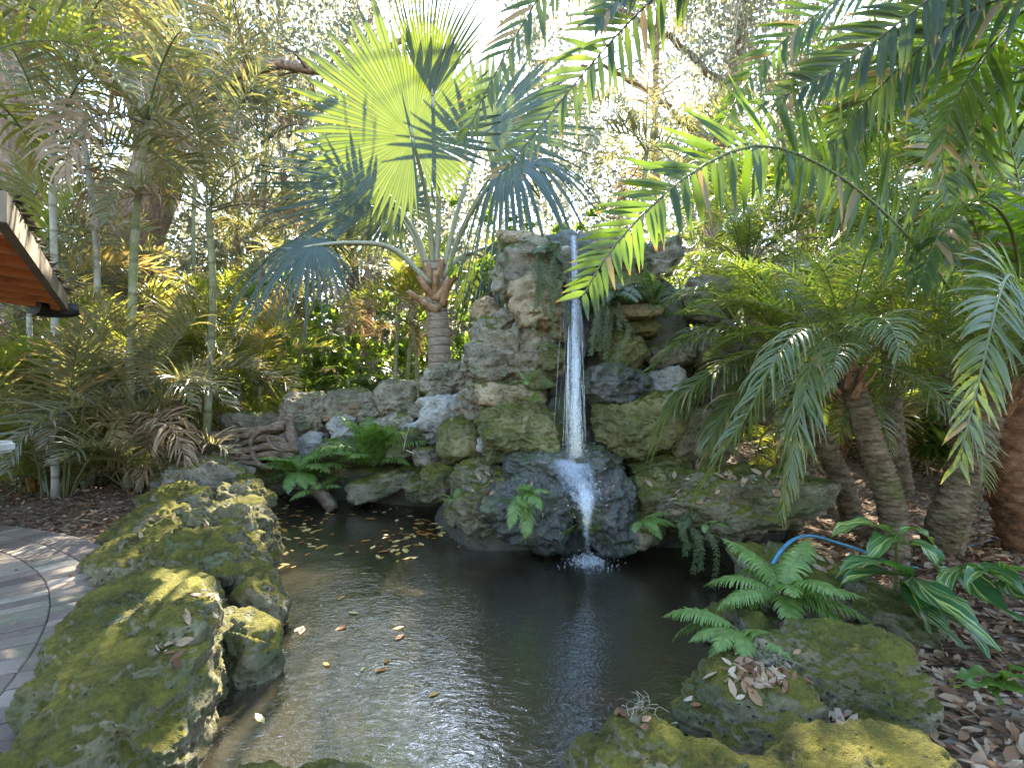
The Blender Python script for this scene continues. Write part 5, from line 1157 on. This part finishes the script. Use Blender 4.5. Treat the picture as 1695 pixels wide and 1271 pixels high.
# pavilion roof corner: eave edge e and gable edge p leave the corner
M['fascia'] = simple('fascia_beige', (0.15, 0.115, 0.075), 0.6, 0.3, 0.25, 6)
M['soffit'] = wood_mat('soffit_wood', (0.42, 0.12, 0.03), (0.62, 0.24, 0.07)); M['rafter'] = wood_mat('rafter_wood', (0.36, 0.10, 0.03), (0.52, 0.19, 0.06))
M['black'] = simple('black_cap', (0.012, 0.011, 0.010), 0.5, 0.4, 0.3, 10); M['gutterleaf'] = simple('gutter_debris', (0.07, 0.05, 0.03), 0.9, 0.2, 0.5, 30, 0.8)
def orient_box(mb, o, ex, ey, ez, mi=0, bev=0.0):
    V = []
    for k in range(8): V.append(o + ex * (k & 1) + ey * ((k >> 1) & 1) + ez * ((k >> 2) & 1))
    L = [ex.length, ey.length, ez.length]; U = []
    for k in range(8): U.append(((k & 1) * L[0] + ((k >> 2) & 1) * 0.3, ((k >> 1) & 1) * L[1] + ((k >> 2) & 1) * 0.3))
    mb.add(V, [(0, 2, 3, 1), (4, 5, 7, 6), (0, 1, 5, 4), (2, 6, 7, 3), (0, 4, 6, 2), (1, 3, 7, 5)], mi, U)
zc = 1.93; Cn = at(113, 512, 1); kf = (zc - H) / (Cn.z - H); Cn = V3((Cn.x * kf, Cn.y * kf, zc))
e2 = at(-40, 290, 1); kf = (zc - H) / (e2.z - H); e2 = V3((e2.x * kf, e2.y * kf, zc))
ee = (e2 - Cn).normalized(); pp_ = V3((ee.y, -ee.x, 0)); pp_ = pp_ if pp_.x < 0 else -pp_; LE = 3.2
pr = thing('pavilion_roof', V3((Cn.x, Cn.y, 0)) + pp_ * 1.2 + ee * 0.6, 'corner of a pavilion roof with orange wooden underside and beige fascia at the left', 'roof')
def prt(name, mat, fn, lab=None):
    mb = MB(); fn(mb); return link(name, mb.mesh(name, [M[mat]], smooth=False), pr, world=True)
rise = V3((0, 0, 0.10))
for k in range(16):                                      # tongue and groove boards run along the eave
    w = 0.10; o = Cn + pp_ * (0.06 + k * w) + rise * (k * w) + V3((0, 0, 0.07))
prt('soffit', 'soffit', lambda mb: [orient_box(mb, Cn + pp_ * (0.05 + k * 0.10) + rise * (k * 0.10) + V3((0, 0, 0.075 + (k % 2) * 0.002)), ee * LE, pp_ * 0.094 + rise * 0.094, V3((0, 0, 0.02))) for k in range(18)])
for k in range(7): prt('rafter', 'rafter', lambda mb, k=k: orient_box(mb, Cn + ee * (0.30 + k * 0.42) + pp_ * 0.05 + V3((0, 0, 0.0)), ee * 0.06, pp_ * 1.8 + rise * 1.8, V3((0, 0, 0.074))))
prt('fascia', 'fascia', lambda mb: orient_box(mb, Cn + V3((0, 0, -0.01)), ee * LE, pp_ * 0.045, V3((0, 0, 0.13))))
prt('gable_beam', 'rafter', lambda mb: orient_box(mb, Cn + pp_ * 0.05 - ee * 0.0 + V3((0, 0, -0.02)), ee * 0.07, pp_ * 1.9 + rise * 1.9, V3((0, 0, 0.093))))
def cap(mb):
    q = spline([Cn + V3((0, 0, -0.0)) + pp_ * 0.22 + ee * 0.06, Cn + V3((0, 0, -0.01)) + pp_ * 0.08 - ee * 0.05, Cn + V3((0, 0, 0.01)) - pp_ * 0.07 - ee * 0.06], 8); tube(mb, q, [0.075, 0.08, 0.078, 0.075, 0.07, 0.066, 0.062, 0.05], 14, 0, rfun=lambda i, k, th: 1 + 0.05 * math.sin(k * 3 + i))
prt('gutter_elbow', 'black', cap)
def debris(mb):
    rr = random.Random(2)
    for i in range(420):
        p = Cn + ee * rr.uniform(0, LE) + pp_ * rr.uniform(-0.01, 0.05) + V3((0, 0, 0.125)); d = V3((rr.gauss(0, 1), rr.gauss(0, 1), rr.uniform(-0.1, 0.6))).normalized()
        blade(mb, p, d, V3((rr.gauss(0, 1), rr.gauss(0, 1), 1)), rr.uniform(0.03, 0.07), 0.018, (0.4, 1, 0.1), 0.1, 0.0, 0, rr.random())
prt('leaf_debris', 'gutterleaf', debris)
prt('roof_deck', 'gutterleaf', lambda mb: orient_box(mb, Cn + pp_ * 0.05 + V3((0, 0, 0.10)), ee * LE, pp_ * 1.9 + rise * 1.9, V3((0, 0, 0.05))))
prt('post', 'rafter', lambda mb: orient_box(mb, V3((Cn.x, Cn.y, 0)) + pp_ * 1.75 + ee * 0.3, ee * 0.12, pp_ * 0.12, V3((0, 0, 2.1))))

M['counter'] = simple('counter_stone', (0.42, 0.41, 0.38), 0.5, 0.4, 0.2, 14); 
ct = thing('stone_counter', V3((-3.9, 3.55, 0)), 'corner of a pale stone counter at the left edge', 'counter')
cx = (29 - CX) / F * 3.72
mb = MB(); bm = bmesh.new(); bmesh.ops.create_cube(bm, size=1.0)
for v in bm.verts: v.co = V3((cx - 0.7 + v.co.x * 1.4, 3.45 + v.co.y * 0.55, 0.80 + v.co.z * 0.085))
bmesh.ops.bevel(bm, geom=bm.edges[:], offset=0.022, segments=3, affect='EDGES')
me = bpy.data.meshes.new('countertop'); bm.to_mesh(me); bm.free(); me.materials.append(M['counter']); link('countertop', me, ct, world=True)
U, Fq = ico(5); P = np.sign(U) * np.abs(U) ** 0.35 * np.array((0.62, 0.22, 0.40)); P += 0.015 * fbm((P) * 6, 4, 2)[:, None] * U
P += np.array((cx - 0.69, 3.50, 0.365)); link('base', arr_mesh('base', P, Fq, M['rock_grey'], smooth=True), ct, world=True)

# koi
def koi_mat():
    t = NT('koi_skin'); n = t.noise(t.pos(), 9, 3)
    return t.done(t.prin(Base_Color=t.ramp(n, [(0.4, (0.42, 0.05, 0.015)), (0.6, (0.55, 0.12, 0.03))]), Roughness=0.4))
M['koi'] = koi_mat()
def koi(p, a, L, label):
    t = thing('koi', p, label, 'fish', rz=a); mb = MB()
    q = [V3((L * (u - 0.5), 0.03 * math.sin(u * 5), 0)) for u in np.linspace(0, 1, 14)]
    tube(mb, q, [L * 0.14 * max(0.06, math.sin(math.pi * (0.06 + 0.86 * u)) ** 0.8) * (1 - 0.25 * u) for u in np.linspace(0, 1, 14)], 12, 0, flat=1.15)
    link('body', mb.mesh('body', [M['koi']]), t)
    for nm, s, d, ll, ww in (('tail_fin', V3((L * 0.47, 0, 0)), V3((1, 0.05, 0.25)), 0.16, 0.08), ('tail_fin', V3((L * 0.47, 0, 0)), V3((1, 0.05, -0.25)), 0.16, 0.08), ('pectoral_fin', V3((-L * 0.22, L * 0.1, 0)), V3((0.5, 1, -0.1)), 0.09, 0.05), ('pectoral_fin', V3((-L * 0.22, -L * 0.1, 0)), V3((0.5, -1, -0.1)), 0.09, 0.05)):
        mb = MB(); blade(mb, s, d, V3((0, 1, 0.2)) if nm == 'tail_fin' else Z, L * ll / 0.5 * 0.5, L * ww / 0.5, (0.4, 0.9, 1.0, 0.5), 0.0, 0.0); link(nm, mb.mesh(nm, [M['koi']]), t)
p = on_water(600, 888); p.z = ZW - 0.10; koi(p, 0.2, 0.55, 'orange red koi under the floating leaves at the back of the pond')
p = on_water(1005, 1142); p.z = ZW - 0.07; koi(p, -0.3, 0.4, 'dark red koi near the front edge of the pond')

# ================================================================== FALLING WATER
def fall_mat(name, dens, us, vs, white=(0.80, 0.85, 0.90)):
    t = NT(name); sx = t.n('SeparateXYZ', ins={'Vector': t.uv()}); u, v = sx.outputs[0], sx.outputs[1]
    w = t.n('CombineXYZ', ins={'X': t.math('MULTIPLY', u, us), 'Y': t.math('MULTIPLY', v, vs), 'Z': t.math('MULTIPLY', t.tint(), 50.0)})
    n = t.noise(w, 1.0, 5, 0.75, 0.3); n2 = t.noise(t.n('Mapping', ins={'Vector': t.pos(), 'Scale': (90, 90, 14)}).outputs[0], 1.0, 4, 0.75)
    e = t.math('MULTIPLY', t.smooth(u, 0.0, 0.48), t.smooth(u, 1.0, 0.52))
    f = t.math('ADD', t.math('MULTIPLY', n, 0.5), t.math('MULTIPLY', n2, 0.5))
    f = t.math('ADD', f, t.math('MULTIPLY', t.math('SUBTRACT', e, 0.6), 0.28))
    a = t.math('MULTIPLY', t.math('MULTIPLY', t.smooth(f, 0.46, 0.66), dens), t.math('MULTIPLY', t.smooth(v, 1.0, 0.8), e))
    df = t.n('BsdfDiffuse', ins={'Color': white}); tl = t.n('BsdfTranslucent', ins={'Color': white}); gl = t.n('BsdfGlossy', ins={'Color': (0.9, 0.95, 1), 'Roughness': 0.18})
    body = t.n('MixShader', ins={0: 0.25, 1: t.n('MixShader', ins={0: 0.5, 1: df, 2: tl}), 2: gl})
    return t.done(t.n('MixShader', ins={0: a, 1: t.n('BsdfTransparent'), 2: body}))
M['fall'] = fall_mat('falling_water', 0.34, 11, 3.0, (0.62, 0.67, 0.72)); M['fall2'] = fall_mat('cascade_water', 0.34, 9, 4.0, (0.62, 0.67, 0.72)); M['drop'] = fall_mat('water_spray', 0.8, 1, 1)
wf = thing('waterfall', on_water(970, 925), 'white waterfall dropping from the rockwork spout over the splash slab into the pond', 'waterfall')
rg = random.Random(12)
def sheet(name, rows, mat, seed, bulge=0.05, nu=9):
    """rows: (px left, px right, py, Y); a gently bowed sheet of water"""
    mb = MB(); V = []; U = []; Fc = []; pl = spline([at(r[0], r[2], r[3]) for r in rows], 24); prr = spline([at(r[1], r[2], r[3]) for r in rows], 24)
    for k in range(24):
        for j in range(nu):
            u = j / (nu - 1); p = pl[k].lerp(prr[k], u); p = p + V3((0, -bulge * math.sin(u * math.pi) + 0.01 * math.sin(j * 2.7 + seed), 0)); V.append(p); U.append((u, k / 23))
    for k in range(23):
        for j in range(nu - 1): Fc.append((k * nu + j, k * nu + j + 1, (k + 1) * nu + j + 1, (k + 1) * nu + j))
    mb.add(V, Fc, 0, U, random.Random(seed).random()); return link(name, mb.mesh(name, [M[mat]]), wf, world=True)
sheet('spout_sheet', [(935, 960, 392, 4.35), (938, 962, 420, 4.22), (938, 963, 520, 4.08), (932, 970, 620, 4.0), (924, 980, 790, 3.92)], 'fall', 1)
sheet('spout_sheet', [(938, 958, 392, 4.33), (941, 960, 450, 4.16), (941, 963, 560, 4.03), (940, 967, 660, 3.97), (936, 972, 800, 3.90)], 'fall', 2, 0.03)
sheet('spout_sheet', [(936, 968, 540, 4.10), (926, 978, 640, 4.02), (914, 992, 785, 3.94)], 'fall', 3, 0.08)
sheet('spout_sheet', [(942, 956, 392, 4.31), (944, 958, 500, 4.08), (944, 962, 640, 3.97), (942, 966, 790, 3.91)], 'fall', 8, 0.02)
sheet('cascade', [(896, 965, 758, 3.90), (908, 985, 785, 3.80), (930, 1004, 815, 3.72), (944, 1002, 850, 3.68)], 'fall2', 4, 0.06)
sheet('cascade', [(925, 1000, 765, 3.88), (935, 1006, 800, 3.75), (944, 998, 850, 3.67), (955, 984, 885, 3.66), (963, 983, 910, 3.72), (966, 985, 940, 3.85)], 'fall2', 5, 0.05)
sheet('cascade', [(940, 985, 800, 3.72), (955, 985, 850, 3.66), (962, 980, 890, 3.65), (967, 981, 938, 3.82)], 'fall2', 6, 0.03)
sheet('cascade', [(870, 1000, 752, 3.98), (884, 1012, 785, 3.84), (915, 1012, 820, 3.74), (935, 1000, 850, 3.70)], 'fall2', 9, 0.05)
sheet('side_trickle', [(787, 796, 838, 4.05), (776, 786, 860, 4.3), (770, 784, 880, 4.6)], 'fall2', 7, 0.02)
mb = MB()
for i in range(70):                                      # thin separate threads
    u = rg.gauss(0, 0.42); x0 = 948 + u * 14; y0 = rg.uniform(400, 640); y1 = min(y0 + rg.uniform(40, 220), 772); Y0 = 4.2 - 0.25 * ((y0 - 400) / 370) - 0.02
    p = at(x0 + u * (y0 - 395) * 0.03, y0, Y0 - rg.uniform(0, 0.06)); q = at(x0 + u * (y1 - 395) * 0.05, y1, Y0 - 0.08 - rg.uniform(0, 0.05))
    blade(mb, p, q - p, V3((rg.gauss(0, 0.3), -1, 0)), (q - p).length, rg.uniform(0.0012, 0.0035), (0.2, 1, 0.8, 1, 0.2), 0.0, 0.0, 0, rg.random())
for i in range(200):
    y0 = rg.uniform(430, 765); sp_ = 4 + 22 * ((y0 - 400) / 370) ** 1.3; x0 = 951 + rg.gauss(0, 1) * sp_ * 0.55; Y0 = 4.2 - 0.27 * ((y0 - 400) / 370) - rg.uniform(0, 0.08)
    p = at(x0, y0, Y0); L = rg.uniform(0.015, 0.06); blade(mb, p, V3((rg.gauss(0, 0.03), 0, -1)), V3((rg.gauss(0, 0.5), -1, 0)), L, rg.uniform(0.0012, 0.003), (0.3, 1, 0.3), 0.0, 0.0, 0, rg.random())
t = NT('water_thread'); M['thread'] = t.done(t.n('MixShader', ins={0: 0.35, 1: t.n('BsdfTransparent'), 2: t.n('MixShader', ins={0: 0.3, 1: t.n('BsdfDiffuse', ins={'Color': (0.85, 0.9, 0.95)}), 2: t.n('BsdfGlossy', ins={'Roughness': 0.1})})}))
link('water_threads', mb.mesh('water_threads', [M['thread']]), wf, world=True)['kind'] = 'stuff'
def spray(name, c, n, sg, r, seed):
    rs = np.random.RandomState(seed); U, Fq = ico(1); C = rs.normal(size=(n, 3)) * np.array(sg) + np.array(c); C[:, 2] = np.maximum(C[:, 2], ZW + 0.004)
    R = r * rs.uniform(0.4, 1.4, n); V = (C[:, None, :] + U[None] * R[:, None, None]).reshape(-1, 3); FF = (Fq[None] + (np.arange(n) * len(U))[:, None, None]).reshape(-1, 3)
    o = link(name, arr_mesh(name, V, FF, M['thread'], smooth=True), wf, world=True); o['kind'] = 'stuff'
spray('droplets', at(955, 765, 3.92), 160, (0.09, 0.05, 0.05), 0.004, 1); spray('droplets', at(970, 820, 3.68), 160, (0.08, 0.05, 0.06), 0.004, 2)
spray('splash', on_water(976, 930) + V3((0, 0, 0.01)), 1100, (0.05, 0.045, 0.022), 0.0035, 3); spray('splash', on_water(976, 932) + V3((0, 0, 0.0)), 160, (0.10, 0.09, 0.006), 0.004, 4)
spray('droplets', on_water(776, 884), 160, (0.05, 0.05, 0.012), 0.005, 5)
# ================================================================== LEAVES
LC = [(0.0, (0.10, 0.045, 0.02)), (0.25, (0.20, 0.09, 0.04)), (0.5, (0.27, 0.155, 0.08)), (0.8, (0.36, 0.255, 0.155)), (1.0, (0.44, 0.35, 0.24))]
def litter_mat(name, stops, rough=0.6):
    t = NT(name); ti = t.tint(); c = t.ramp(ti, stops); n = t.noise(t.pos(), 60, 3); c = t.mix(t.math('MULTIPLY', n, 0.4), c, (0.12, 0.06, 0.03))
    return t.done(t.n('MixShader', ins={0: 0.15, 1: t.prin(Base_Color=c, Roughness=rough, Specular_IOR_Level=0.3), 2: t.n('BsdfTranslucent', ins={'Color': c})}))
M['litter'] = litter_mat('dry_leaf', LC)
M['floatleaf'] = litter_mat('floating_leaf', [(0.0, (0.22, 0.07, 0.015)), (0.3, (0.42, 0.17, 0.03)), (0.6, (0.55, 0.33, 0.07)), (1.0, (0.62, 0.50, 0.20))], 0.4)
def leaves_arr(rs, P, N, size):
    """curled oak leaves lying at points P with surface normals N"""
    n = len(P); a = rs.normal(size=(n, 3)); a -= N * (a * N).sum(1)[:, None]; a /= np.linalg.norm(a, axis=1)[:, None] + 1e-9
    tl = rs.normal(size=n) * 0.25; a = a * np.cos(tl)[:, None] + N * np.sin(tl)[:, None]
    b = np.cross(N, a); b /= np.linalg.norm(b, axis=1)[:, None]; up = np.cross(a, b); up /= np.linalg.norm(up, axis=1)[:, None]
    rl = rs.normal(size=n) * 0.3; b, up = b * np.cos(rl)[:, None] + up * np.sin(rl)[:, None], up * np.cos(rl)[:, None] - b * np.sin(rl)[:, None]
    L = size * np.clip(rs.lognormal(-0.05, 0.32, n), 0.45, 1.6)[:, None]; W = L * rs.uniform(0.30, 0.46, n)[:, None]; cu = rs.uniform(-0.25, 0.35, n)[:, None]
    V = []
    for (u, w) in ((-0.5, 0.0), (-0.22, 0.42), (0.15, 0.5), (0.5, 0.0), (0.15, -0.5), (-0.22, -0.42), (-0.22, 0.0), (0.15, 0.0)):
        V.append(P + a * L * u + b * W * w + up * (L * (0.004 + cu * abs(w) * 0.5 + cu * u * u * 0.6)))
    V = np.stack(V, 1).reshape(-1, 3); o = (np.arange(n) * 8)[:, None]
    Fq = np.concatenate([o + np.array(f) for f in ((0, 6, 1, 1), )], 0) if False else None
    quads = np.concatenate([o + np.array(f) for f in ((6, 7, 2, 1), (5, 4, 7, 6))], 0); tris = np.concatenate([o + np.array(f) for f in ((0, 6, 1), (0, 5, 6), (7, 3, 2), (4, 3, 7))], 0)
    t2 = np.concatenate([quads[:, [0, 1, 2]], quads[:, [0, 2, 3]], tris], 0)
    return V, t2
rs = np.random.RandomState(5)
def litter(name, n, xr, yr, size, cond, seed, zoff=0.012):
    rs = np.random.RandomState(seed); P = np.c_[rs.uniform(*xr, n), rs.uniform(*yr, n)]
    P = P[cond(P)]; z = gz(P) + zoff + rs.uniform(0, 0.018, len(P)); P3 = np.c_[P, z]; N = rs.normal(size=(len(P), 3)) * 0.28 + np.array((0, 0, 1)); N /= np.linalg.norm(N, axis=1)[:, None]
    V, Ft = leaves_arr(rs, P3, N, size); ti = np.repeat(np.clip(rs.beta(1.3, 1.3, len(P)), 0, 1), 8)
    tag(link(name, arr_mesh(name, V, Ft, M['litter'], ti, smooth=False)), kind='stuff')
pd_ = lambda P: sdist(P, pond_xy)
pvd = lambda P: np.linalg.norm(P - PAVE_C, axis=1) - PAVE_R
litter('leaf_litter', 9000, (0.8, 4.6), (1.2, 4.2), 0.062, lambda P: pd_(P) > 0.35, 1)
litter('leaf_litter', 7000, (1.6, 7.5), (3.6, 8.5), 0.062, lambda P: pd_(P) > 0.35, 2)
litter('leaf_litter', 7000, (-7.5, -2.2), (3.2, 8.0), 0.06, lambda P: (pd_(P) > 0.3) & (pvd(P) > 0.40), 3)
litter('leaf_litter', 260, (-5.5, -1.5), (1.6, 4.8), 0.055, lambda P: (pd_(P) > 0.5) & (pvd(P) < 0.5), 4, zoff=0.018)
litter('leaf_litter', 3000, (-4.5, 0.5), (5.6, 8.5), 0.06, lambda P: (pd_(P) > 0.15), 6, zoff=0.02)

def leaf_variants(mat, size, seed):
    out = []
    for k in range(5):
        rs = np.random.RandomState(seed + k); V, Ft = leaves_arr(rs, np.zeros((1, 3)), np.array([[0, 0, 1.0]]), size)
        out.append(arr_mesh('leaf', V, Ft, M[mat], np.full(8, (0.05, 0.3, 0.55, 0.8, 1.0)[k]), smooth=False))
    return out
FV = []
for k in range(5):                                        # flat floating leaves
    rs = np.random.RandomState(60 + k); L = 0.06; W = 0.024
    V = np.array([(-0.5 * L, 0, 0), (-0.2 * L, W * 0.5, 0.002), (0.2 * L, W * 0.45, 0.001), (0.5 * L, 0, 0.003), (0.2 * L, -W * 0.5, 0.001), (-0.2 * L, -W * 0.45, 0.002)])
    V *= 1.2; FV.append(arr_mesh('floating_leaf', V, [(0, 1, 2, 3), (0, 3, 4, 5)], M['floatleaf'], np.full(6, (0.05, 0.3, 0.55, 0.8, 1.0)[k])))
rg = random.Random(31); cnt = 0
def afloat(px, py, label, group, s=1.0):
    q = on_water(px, py)
    if sdist([q[:2]], pond_xy)[0] > -0.12: return
    o = link('floating_leaf', rg.choice(FV)); o.location = q + V3((0, 0, 0.004)); o.rotation_euler = (rg.gauss(0, 0.05), rg.gauss(0, 0.05), rg.uniform(0, 6.28)); k = s * rg.uniform(0.7, 1.5); o.scale = (k, k, k)
    tag(o, label, 'leaf', group)
A = ('small yellow or orange leaf floating at the back of the pond', 'leaves afloat at the back of the pond')
B = ('single tan leaf drifting on the open water of the pond', 'leaves drifting on the open pond')
for i in range(70): afloat(rg.gauss(470, 45), rg.gauss(890, 28), *A)
for i in range(46): afloat(rg.gauss(660, 35), rg.gauss(898, 16), *A)
for i in range(26): afloat(rg.gauss(715, 14), rg.gauss(880, 12), *A)
for i in range(34): afloat(rg.uniform(560, 720), rg.gauss(835, 10), *A)
for i in range(22): afloat(rg.uniform(430, 560), rg.gauss(850, 14), *A)
for (px, py) in [(434, 968), (458, 972), (470, 1035), (495, 1042), (540, 1100), (600, 1108), (640, 1095), (662, 1055), (718, 1150), (585, 1015), (565, 990), (603, 950), (440, 940), (425, 1130), (430, 1190), (455, 1080), (507, 900), (630, 1110), (520, 870), (565, 1040), (500, 1045), (660, 1040), (760, 905)]: afloat(px, py, *B, s=0.75)
DV = leaf_variants('litter', 0.062, 80)
def drop_on(names, px, py, spread, n, label, group, scale=1.0):
    """let leaves come to rest on the boulder under a spot of the picture"""
    done = 0; tries = 0
    while done < n and tries < n * 8:
        tries += 1; x, y = px + rg.gauss(0, 1) * spread[0], py + rg.gauss(0, 1) * spread[1]
        o0 = V3((0, 0, H)); d = (at(x, y, 1.0) - o0).normalized(); best = None
        for (ob, bv) in ROCK_BVH:
            h = bv.ray_cast(o0, d)
            if h[0] is not None and (best is None or h[3] < best[2]): best = (h[0], h[1], h[3])
        if best is None or best[1].z < 0.35: continue
        o = link('fallen_leaf', rg.choice(DV)); o.location = best[0] + best[1] * 0.008
        o.rotation_mode = 'QUATERNION'; qn = best[1].to_track_quat('Z', 'Y'); from_z = Matrix.Rotation(rg.uniform(0, 6.28), 3, 'Z').to_quaternion(); o.rotation_quaternion = qn @ from_z
        k = scale * rg.uniform(0.8, 1.3); o.scale = (k, k, k); tag(o, label, 'leaf', group); done += 1
g1 = ('dry leaf on the nearest left moss covered boulder', 'leaves on the nearest left boulder')
for (px, py, sp_, n) in [(330, 990, (18, 5), 6), (320, 1020, (18, 7), 7), (268, 1075, (12, 6), 5), (290, 1098, (5, 8), 2), (320, 1060, (8, 3), 2)]: drop_on(None, px, py, sp_, n, *g1, scale=0.75)
drop_on(None, 1262, 1118, (38, 16), 80, 'dry tan leaf in the pile on the near right rim rock', 'pile of leaves on the near right rim', 0.72); drop_on(None, 1225, 1135, (18, 30), 8, 'dry tan leaf in the pile on the near right rim rock', 'pile of leaves on the near right rim')
drop_on(None, 1110, 1165, (70, 12), 7, 'dry leaf scattered on the rounded near rim rock', 'leaves on the rounded near rim rock')
drop_on(None, 1230, 805, (50, 14), 48, 'dry orange brown leaf on the huge flat topped boulder', 'leaves on the huge flat boulder', 0.95); drop_on(None, 1110, 810, (20, 12), 10, 'dry orange brown leaf on the dark green waterline boulder', 'leaves on the dark green waterline boulder', 0.9)
drop_on(None, 805, 805, (22, 10), 12, 'brown leaf on the mossy rocks left of the cascade', 'leaves on the mossy rocks left of the cascade', 0.9); drop_on(None, 890, 830, (22, 18), 8, 'tan leaf stuck on the dark rocks of the splash ledge', 'leaves on the splash ledge', 0.8); drop_on(None, 1015, 830, (12, 20), 5, 'tan leaf stuck on the dark rocks of the splash ledge', 'leaves on the splash ledge', 0.8)
drop_on(None, 270, 870, (40, 14), 8, 'dry leaf on the far ledges of the left rim', 'leaves on the far left rim', 0.8); drop_on(None, 1330, 930, (40, 14), 9, 'dry leaf on the mossy rock under the blue hose', 'leaves on the mossy hose rock', 0.9)
# tufts of fallen spanish moss
def tuft(px, py, Y, label, seed, n=24, s=0.05):
    rr = random.Random(seed); mb = MB()
    for i in range(n):
        p = V3((rr.gauss(0, s * 0.4), rr.gauss(0, s * 0.3), rr.uniform(0.0, 0.02))); d = V3((rr.gauss(0, 1), rr.gauss(0, 1), rr.uniform(0, 0.9))).normalized()
        q = spline([p, p + d * s * 0.5 + V3((rr.gauss(0, 0.012), rr.gauss(0, 0.012), 0.012)), p + d * s], 7); tube(mb, q, 0.0012, 4, 0, tint=rr.random(), cap=False)
    o = link('spanish_moss', mb.mesh('spanish_moss', [M['moss_hang']])); o0 = V3((0, 0, H)); d = (at(px, py, 1.0) - o0).normalized(); best = None
    for (ob, bv) in ROCK_BVH:
        h = bv.ray_cast(o0, d)
        if h[0] is not None and (best is None or h[3] < best[1]): best = (h[0], h[3])
    o.location = best[0] if best else at(px, py, Y); tag(o, label, 'moss', kind='stuff')
tuft(345, 1015, 1.8, 'grey tuft of fallen spanish moss on the nearest left boulder', 1); tuft(1285, 1105, 2.0, 'grey tuft of fallen spanish moss beside the leaf pile', 2, 28, 0.055); tuft(1062, 1182, 1.6, 'pale tuft of fallen spanish moss on the rounded near rim rock', 3, 24, 0.05)
